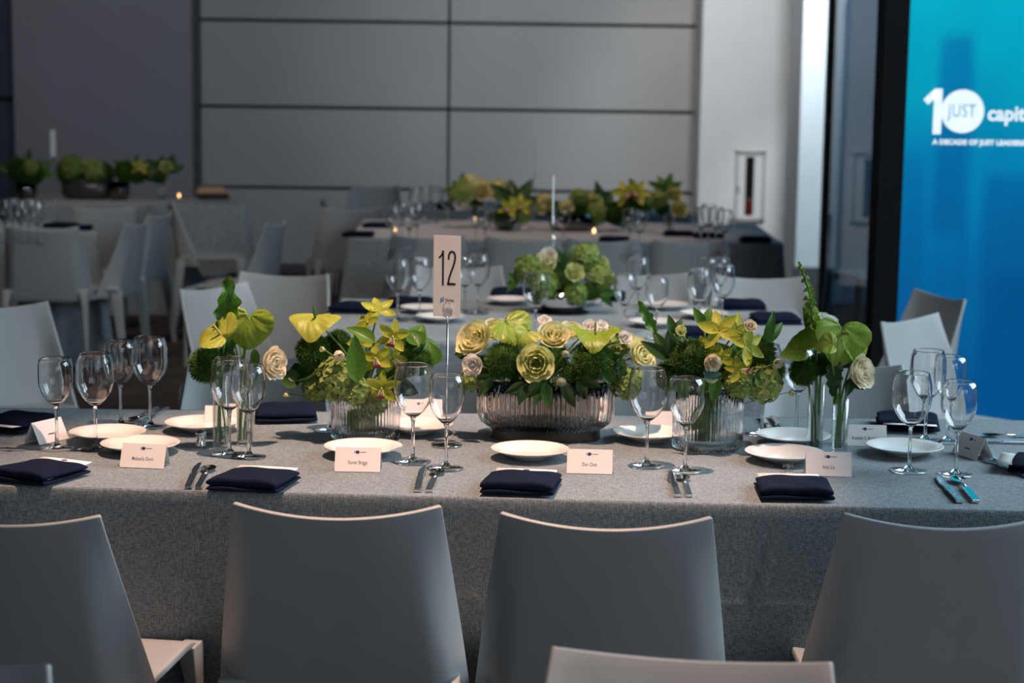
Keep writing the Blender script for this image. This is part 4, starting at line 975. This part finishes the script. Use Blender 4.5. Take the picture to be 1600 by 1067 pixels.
arrange(V3, 0, (.05, .05), .763, [
 ('fern', 1025, 520, .0, .092, (.3, -1, .1), 33, 'wavy leaf arching up left of the right ribbed vase', dict(w=.14, wave=.035, bend=.15)),
 ('leaf', 1046, 560, -.03, .075, (0, -1, .2), 15, 'dark leaf spray on the left of the right ribbed vase', dict(w=.2, mt='leafdark', n=4, spread=30)),
 ('leaf', 1052, 522, -.04, .045, (.1, -1, .2), -10, 'small pointed leaf above the cream bud', dict(w=.26, mt='leafdark', n=2)),
 ('bud', 1062, 518, -.05, .020, (.2, -1, .4), 0, 'round greenish cream bud above the left mossy ball', dict(mt='rosegreen')),
 ('orchid', 1124, 516, -.06, .052, (-.15, -.9, .4), 15, 'large yellow-green orchid at the top of the right ribbed vase', dict(lip=False)),
 ('orchid', 1150, 516, -.02, .046, (.3, -.9, .3), -20, 'yellow-green orchid just right of the topmost one', dict(lip=False)),
 ('orchid', 1168, 540, -.08, .048, (.45, -1, .2), -65, 'yellow orchid opening to the right in the right ribbed vase', dict(lip=False)),
 ('lis', 1172, 510, -.08, .014, (.1, -1, .6), 0, 'cream orchid lip with a crimson edge on top right', dict(mt='rosewhite')),
 ('orchid', 1156, 578, -.09, .036, (.1, -1, .1), 80, 'lower orchid with crimson lip in the right ribbed vase', {}),
 ('orchid', 1128, 560, -.07, .036, (-.2, -1, .1), 20, 'narrow orchid between cream bloom and lower orchid', dict(lip=False)),
 ('moss', 1080, 560, -.04, .048, C, 0, 'large mossy ball in front of the right ribbed vase stems'),
 ('moss', 1185, 552, .0, .042, C, 0, 'mossy ball on the right of the right ribbed vase'),
 ('moss', 1045, 585, -.0, .036, C, 0, 'low mossy ball behind the smaller wine glass'),
 ('moss', 1130, 570, .04, .045, C, 0, 'mossy ball at the back of the right ribbed vase'),
 ('lis', 1112, 566, -.10, .019, (.2, -1, -.1), 0, 'pale cream bloom before the large mossy ball', dict(mt='rosewhite')),
 ('bud', 1215, 566, -.06, .018, (0, -1, -.1), 0, 'round cream bud at the right of the right ribbed vase', dict(mt='rosewhite')),
 ('bud', 1236, 612, -.05, .012, (.2, -.8, -.6), 0, 'small cream bud hanging on a thin curved stem', dict(mt='rosewhite', stem_r=.0008)),
 ('leaf', 1100, 592, -.11, .045, (.1, -1, .3), -70, 'blue-green leaf under the pale cream bloom', dict(w=.38, mt='leafblue')),
 ('leaf', 1190, 608, -.08, .045, (.1, -1, .2), -10, 'round green leaf low on the right of the right ribbed vase', dict(w=.45)),
 ('hydrangea', 1192, 600, -.04, .044, (.3, -1, .1), 0, 'pale green hydrangea at the right rim of the right ribbed vase'),
 ('hydrangea', 1155, 600, -.06, .036, (0, -1, .3), 0, 'pale green hydrangea at the middle rim of the right ribbed vase'),
 ('leaf', 1195, 535, -.02, .075, (.3, -1, .3), -35, 'slim leaf pair pointing up right towards the napkins', dict(w=.17, n=2, spread=30)),
 ('leaf', 1100, 510, -.0, .05, (0, -1, .2), 5, 'pointed leaf behind the topmost orchid', dict(w=.25, n=2)),
 ('leaf', 1120, 590, -.09, .055, (0, -1, .1), 150, 'green leaf falling over the rim of the right ribbed vase', dict(w=.28, n=2, spread=40)),
 ('leaf', 1085, 585, -.04, .060, (0, -1, .1), 195, 'dark leaf inside the upper part of the right ribbed vase', dict(w=.28, n=2, mt='leafdark')),
 ('leaf', 1095, 640, .0, .06, (0, -1, .1), 175, 'leaf pressed inside the right ribbed vase', dict(w=.3, n=2)),
  ('moss', 1150, 590, .0, .036, C, 0, 'mossy ball behind the lower orchid'),
 ('moss', 1205, 580, .01, .034, C, 0, 'small mossy ball beside the round cream bud'),
 ('leaf', 1068, 592, -.08, .05, (-.1, -1, .3), 150, 'broad dark leaf under the large mossy ball', dict(w=.42, mt='leafdark', n=2, spread=60)),
 ('leaf', 1150, 560, -.06, .055, (.1, -1, .3), 20, 'narrow green leaf between the orchids', dict(w=.2, n=2, spread=60)),
 ('orchid', 1105, 545, -.05, .034, (-.3, -1, .4), -30, 'small orchid left of the narrow one', dict(lip=False)),
], G3)
GA = 'flowers in the left tube vases'
arrange(TA, 0, (.006, .006), .762, [
 ('fern', 352, 522, .01, .135, (.45, -1, 0), -2, 'twisted wavy leaf rising highest above the left tube vases', dict(w=.19, wave=.08, bend=.16, nw=4)),
 ('anthurium', 338, 520, -.02, .058, (-.25, -.7, .8), 75, 'yellow-green anthurium leaning left over the left tube vases', dict(mt='yellowlime', cup=.4, stem_r=.003)),
 ('moss', 323, 570, -.01, .043, C, 0, 'dark mossy ball at the left of the left tube vases'),
 ('moss', 350, 562, .02, .03, C, 0, 'smaller mossy ball between the left tube vases'),
], GA)
arrange(TB, 0, (.006, .006), .762, [
 ('anthurium', 388, 510, -.02, .062, (.05, -1, .15), 176, 'large lime anthurium facing us above the left tube vases', dict(cup=.2, stem_r=.003, spadix=False)),
 ('rose', 365, 497, .05, .032, (0, -.5, .9), 0, 'ivory rose peeping behind the twisted wavy leaf', dict(mt='rosewhite')),
 ('rose', 422, 568, .0, .042, (.9, -.6, .1), 0, 'ivory rose leaning right beside the left tube vases', dict(mt='rosewhite')),
 ('leaf', 398, 545, -.01, .05, (.1, -1, 0), 182, 'green leaf hanging below the large lime anthurium', dict(w=.22)),
 ('leaf', 362, 520, .0, .05, (0, -1, .3), 175, 'short leaf between the two left anthuriums', dict(w=.3)),
], GA)
GB = 'flowers in the right tube vases'
arrange(TC, 0, (.006, .006), .762, [
 ('anthurium', 1250, 540, -.01, .060, (-.5, -.6, .8), 70, 'lime anthurium spreading left over the right tube vases', dict(cup=.5, fold=.1, stem_r=.003, spadix=False)),
 ('moss', 1256, 580, .0, .036, C, 0, 'dark mossy ball left of the right tube vases'),
 ('moss', 1285, 568, .02, .03, C, 0, 'mossy ball behind the right tube vase anthuriums'),
 ('rose', 1287, 508, .03, .034, (0, -.4, .9), 0, 'blush rose behind the top of the veined anthurium', dict(mt='whitepink')),
 ('leaf', 1270, 525, .02, .07, (0, -1, .1), 8, 'green leaves at the foot of the tall bell spire', dict(w=.17, n=2, spread=25)),
], GB)
p = aty(1276, 520, TC.y)
bells((TC.x, TC.y, .762), [p, aty(1270, 500, TC.y), aty(1266, 478, TC.y-.01), aty(1264, 455, TC.y-.01), aty(1256, 430, TC.y), aty(1247, 412, TC.y)], (.013, .004), 'tall spire of small green bells above the right tube vases', GB)
arrange(TD, 0, (.006, .006), .762, [
 ('anthurium', 1316, 530, -.03, .070, (.25, -1, .35), 172, 'large veined lime anthurium facing us, right tube vases', dict(cup=.25, stem_r=.003)),
 ('anthurium', 1291, 537, -.06, .034, (-.2, -.7, .8), 95, 'small round yellow-green anthurium beside the veined one', dict(mt='yellowlime', spadix=False)),
 ('anthurium', 1338, 548, .0, .048, (.8, -.8, .4), 200, 'lime anthurium lobe at the right of the veined one', dict(cup=.3, spadix=False)),
 ('rose', 1340, 582, -.01, .043, (.75, -.8, .25), 0, 'ivory rose at the right of the right tube vases', dict(mt='rosewhite')),
 ('fern', 1305, 560, -.03, .088, (0, -1, -.1), 178, 'dark wavy fern leaf hanging before the right tube vases', dict(w=.2, wave=.03, bend=.1, mt='leafdark')),
 ('leaf', 1328, 590, -.01, .045, (.3, -1, 0), 205, 'small dark leaf under the ivory rose', dict(w=.3, mt='leafdark', n=2)),
 ('leaf', 1310, 615, -.008, .03, (0, -1, 0), 165, 'small leaf inside the mouth of the right tube vase', dict(w=.3)),
], GB)

# ------------------------------------------------------------------ blurred centrepieces on the other tables
def simple_vase(p, rad, h, lb, mt, group, sx=1):
    r = root('glass_vase', (p.x, p.y, .7505), 0, lb, 'vase', group)
    obj('glass_wall', MB().lathe([(0, 0), (rad*.8, 0), (rad, h*.3), (rad, h), (rad-.003, h), (rad-.003, h*.3), (rad*.75, .006), (0, .006)], 28, sx=sx).mesh('vase', M[mt]), r)
def far_bunch(vp, where, specs, group):
    seen = {}
    for kind, px, py, dy, size, mt, word in specs:
        size *= .8 if kind == 'moss' else 1; h = aty(px, py, vp.y+dy); d = V((px-vp_px(vp))*.01, -1, .45)
        flower(kind, h, (vp.x, vp.y, .762), size, d, rnd.uniform(-40, 40) if kind != 'leaf' else (vp_px(vp)-px)*1.2, 'blurred '+word+' '+where, group, mt=mt, **({'w': .22, 'n': 4, 'spread': 38} if kind == 'leaf' else {}))
def vp_px(v):
    d_ = v-CAM; return 800+FPX*d_.dot(cright)/d_.dot(fwd)
MV = at(878, 488)
r = root('silver_flower_bowl', (MV.x, MV.y, .7505), 0, 'mirrored silver flower bowl on the middle table', 'bowl')
obj('bowl_wall', MB().lathe([(0, 0), (.06, 0), (.085, .02), (.095, .05), (.092, .08), (.088, .08), (.09, .05), (.06, .01), (0, .01)], 32).mesh('bowl', M['chrome']), r)
obj('base_ring', MB().lathe([(.05, 0), (.1, 0), (.1, .004), (.05, .004)], 32).mesh('ring', M['black']), r)
w_ = 'in the silver bowl on the middle table'
far_bunch(MV, w_, [
 ('hydrangea', 826, 420, 0, .055, None, 'pale green hydrangea at upper left'), ('hydrangea', 850, 445, -.06, .06, 'hydrangea', 'pale hydrangea at centre left'), ('rose', 853, 412, 0, .045, 'rose', 'yellow rose at top left'),
 ('rose', 897, 427, -.09, .038, 'rosegreen', 'round cream rose at centre'), ('hydrangea', 915, 402, 0, .055, None, 'light green hydrangea at top right'), ('hydrangea', 935, 435, -.02, .055, None, 'light green hydrangea at right'),
 ('rose', 935, 415, .02, .04, 'rosegreen', 'greenish rose at upper right'), ('moss', 878, 440, 0, .06, None, 'mossy ball low in the middle'), ('moss', 925, 455, -.04, .05, None, 'mossy ball at lower right'), ('lis', 915, 396, 0, .02, 'whitepink', 'small white bloom on top'),
 ('moss', 848, 465, -.03, .05, None, 'mossy ball at lower left'), ('leaf', 935, 460, -.06, .08, 'leaf', 'leaf drooping at right'), ('leaf', 880, 430, .05, .13, 'leafdark', 'dark leaf rising in the middle'), ('leaf', 810, 440, 0, .06, 'leaf', 'leaf at far left'), ('hydrangea', 900, 460, -.08, .045, None, 'light green hydrangea at bottom'), ('lis', 858, 400, .0, .03, 'whitepink', 'blush bloom at top left')],
 'flowers in the silver bowl on the middle table')
gf = 'vases on the far table'
defs = [
 (750, 356, .035, .15, 'tall clear vase at the left of the far table row', 'in the leftmost far table vase', [('hydrangea', 722, 305, 0, .08, None, 'green hydrangea at left'), ('rose', 722, 318, -.05, .05, 'whitepink', 'blush rose low left'), ('rose', 752, 298, 0, .075, 'rose', 'yellow rose in the middle'), ('rose', 778, 300, 0, .075, 'rose', 'yellow rose at right'), ('leaf', 725, 300, 0, .12, 'leaf', 'upright leaf at left'), ('moss', 745, 325, 0, .07, None, 'mossy ball below'), ('hydrangea', 735, 288, .05, .06, 'rosegreen', 'yellow-green cluster on top')]),
 (795, 360, .08, .12, 'wide clear vase second in the far table row', 'in the second far table vase', [('leaf', 805, 325, 0, .2, 'leafdark', 'dark upright leaf'), ('moss', 790, 340, 0, .1, None, 'mossy ball'), ('orchid', 812, 320, -.05, .08, None, 'yellow orchid at right'), ('orchid', 795, 325, -.08, .07, None, 'yellow orchid in front'), ('hydrangea', 815, 335, 0, .06, None, 'green hydrangea at right')]),
 (895, 360, .14, .10, 'wide low smoky vase in the middle of the far table row', 'in the low middle far table vase', [('rose', 850, 320, 0, .07, 'rose', 'yellow rose at left'), ('rose', 885, 325, -.05, .05, 'rose', 'yellow rose in the middle'), ('rose', 925, 318, 0, .065, 'rosegreen', 'greenish rose at right'), ('moss', 905, 330, 0, .09, None, 'mossy ball in the middle'), ('leaf', 940, 335, 0, .2, 'leafdark', 'dark leaf rising at right'), ('moss', 868, 328, 0, .07, None, 'mossy ball at left'), ('hydrangea', 930, 335, -.02, .07, None, 'green hydrangea at lower right'), ('hydrangea', 905, 310, 0, .06, None, 'green hydrangea on top')]),
 (985, 362, .06, .12, 'clear vase fourth in the far table row', 'in the fourth far table vase', [('orchid', 978, 302, 0, .09, None, 'yellow orchid at left'), ('orchid', 995, 300, 0, .09, None, 'yellow orchid at right'), ('moss', 985, 325, 0, .07, None, 'mossy ball'), ('leaf', 998, 330, 0, .12, 'leaf', 'leaf at right'), ('moss', 960, 335, 0, .07, None, 'mossy ball at left')]),
 (1045, 366, .03, .16, 'slim tube vase at the right of the far table row', 'in the rightmost far table vase', [('leaf', 1041, 300, 0, .12, 'leaf', 'tall upright leaf'), ('hydrangea', 1030, 313, 0, .06, None, 'green hydrangea at left'), ('rose', 1053, 305, 0, .05, 'rosegreen', 'greenish rose on top'), ('rose', 1060, 329, -.03, .055, 'rosegreen', 'round cream rose at right'), ('moss', 1035, 325, 0, .055, None, 'mossy ball at left')])]
for px, py, rad, h, vl, wh, sp_ in defs:
    vp = at(px, py); simple_vase(vp, rad, h, vl, 'smoke' if 'smoky' in vl else 'tube', gf); far_bunch(vp, wh, sp_, 'flowers '+wh)
gl = 'vases on the back-left table'
defs = [
 (42, 312, .07, .12, 'dark vase at the left of the back-left table', 'in the first dark left vase', [('leaf', 35, 275, 0, .2, 'leafdark', 'dark leaf pair'), ('moss', 30, 268, 0, .11, None, 'mossy ball at left'), ('moss', 50, 272, 0, .11, None, 'mossy ball at right'), ('leaf', 60, 275, 0, .14, 'leaf', 'leaf leaning right'), ('hydrangea', 48, 262, -.05, .06, None, 'green hydrangea')]),
 (185, 312, .08, .13, 'dark vase right of the long dark planter', 'in the dark vase right of the planter', [('moss', 195, 268, 0, .1, None, 'mossy ball at left'), ('moss', 215, 270, 0, .1, None, 'mossy ball at right'), ('leaf', 200, 275, 0, .15, 'leaf', 'leaf pair in the middle'), ('leaf', 222, 275, 0, .16, 'leafdark', 'dark leaf at right'), ('orchid', 218, 262, -.05, .07, None, 'yellow orchid')]),
 (253, 312, .04, .16, 'slim vase at the right of the back-left table', 'in the slim left vase', [('leaf', 257, 270, 0, .15, 'leafdark', 'tall dark leaf'), ('rose', 260, 262, -.04, .05, 'rosegreen', 'cream rose'), ('moss', 250, 275, 0, .07, None, 'mossy ball'), ('leaf', 262, 270, 0, .12, 'leaf', 'leaf at right')])]
for px, py, rad, h, vl, wh, sp_ in defs:
    vp = at(px, py); simple_vase(vp, rad, h, vl, 'smoke' if 'dark' in vl else 'tube', gl); far_bunch(vp, wh, sp_, 'flowers '+wh)
vp = at(135, 311); r = root('dark_planter', (vp.x, vp.y, .7505), 0, 'long dark oval planter on the back-left table', 'planter')
obj('planter_wall', MB().lathe([(0, 0), (.12, 0), (.16, .03), (.17, .14), (.16, .14), (.14, .03), (0, .02)], 32, sy=.5, sx=1.05, rib=lambda a, i: .01*math.cos(a*40)).mesh('planter', mat('dark_ceramic', (.05, .05, .055), .3)), r)
far_bunch(vp, 'in the long dark planter', [('moss', 108, 268, 0, .12, None, 'mossy ball at left'), ('moss', 130, 270, 0, .11, None, 'mossy ball in the middle'), ('moss', 160, 272, 0, .11, None, 'mossy ball at right'), ('hydrangea', 112, 262, -.05, .09, None, 'green hydrangea at left'), ('hydrangea', 148, 268, -.06, .08, None, 'green hydrangea at right'), ('rose', 138, 263, -.05, .06, 'rosegreen', 'greenish rose')], 'flowers in the long dark planter')
# tan bread board at the back-left table, right end
p = at(333, 311); r = root('bread_board', (p.x, p.y, .7505), R(10), 'tan wooden board with a raised lid at the right of the back-left table', 'board')
obj('board', MB().box((0, 0, .02), (.22, .16, .03)).mesh('board', M['ink'], False), r, bevel=.006); obj('raised_lid', MB().box((-.01, .02, .065), (.23, .17, .05), taper=.75).mesh('lid', M['tan'], False), r, bevel=.012)
# candles
for px, py, lb in ((617, 366, 'small lit votive candle at the left end of the far table'), (741, 350, 'small lit votive candle by the leftmost far vase'), (876, 358, 'small lit votive candle beside the low middle far vase'), (928, 370, 'small lit votive candle at the front of the far table'), (280, 313, 'small lit votive candle on the back-left table')):
    p = at(px, py); r = root('votive_candle', (p.x, p.y, .7505), 0, lb, 'candle', 'votive candles')
    obj('glass_cup', MB().lathe([(0, 0), (.022, 0), (.026, .05), (.024, .05), (.02, .004), (0, .004)], 20).mesh('cup', M['tube']), r)
    obj('wax', MB().lathe([(0, .005), (.019, .005), (.02, .02), (0, .02)], 16).mesh('wax', M['card']), r)
    obj('flame', MB().lathe([(.0, .022), (.006, .03), (.0045, .04), (0, .05)], 10).mesh('flame', M['flame']), r)
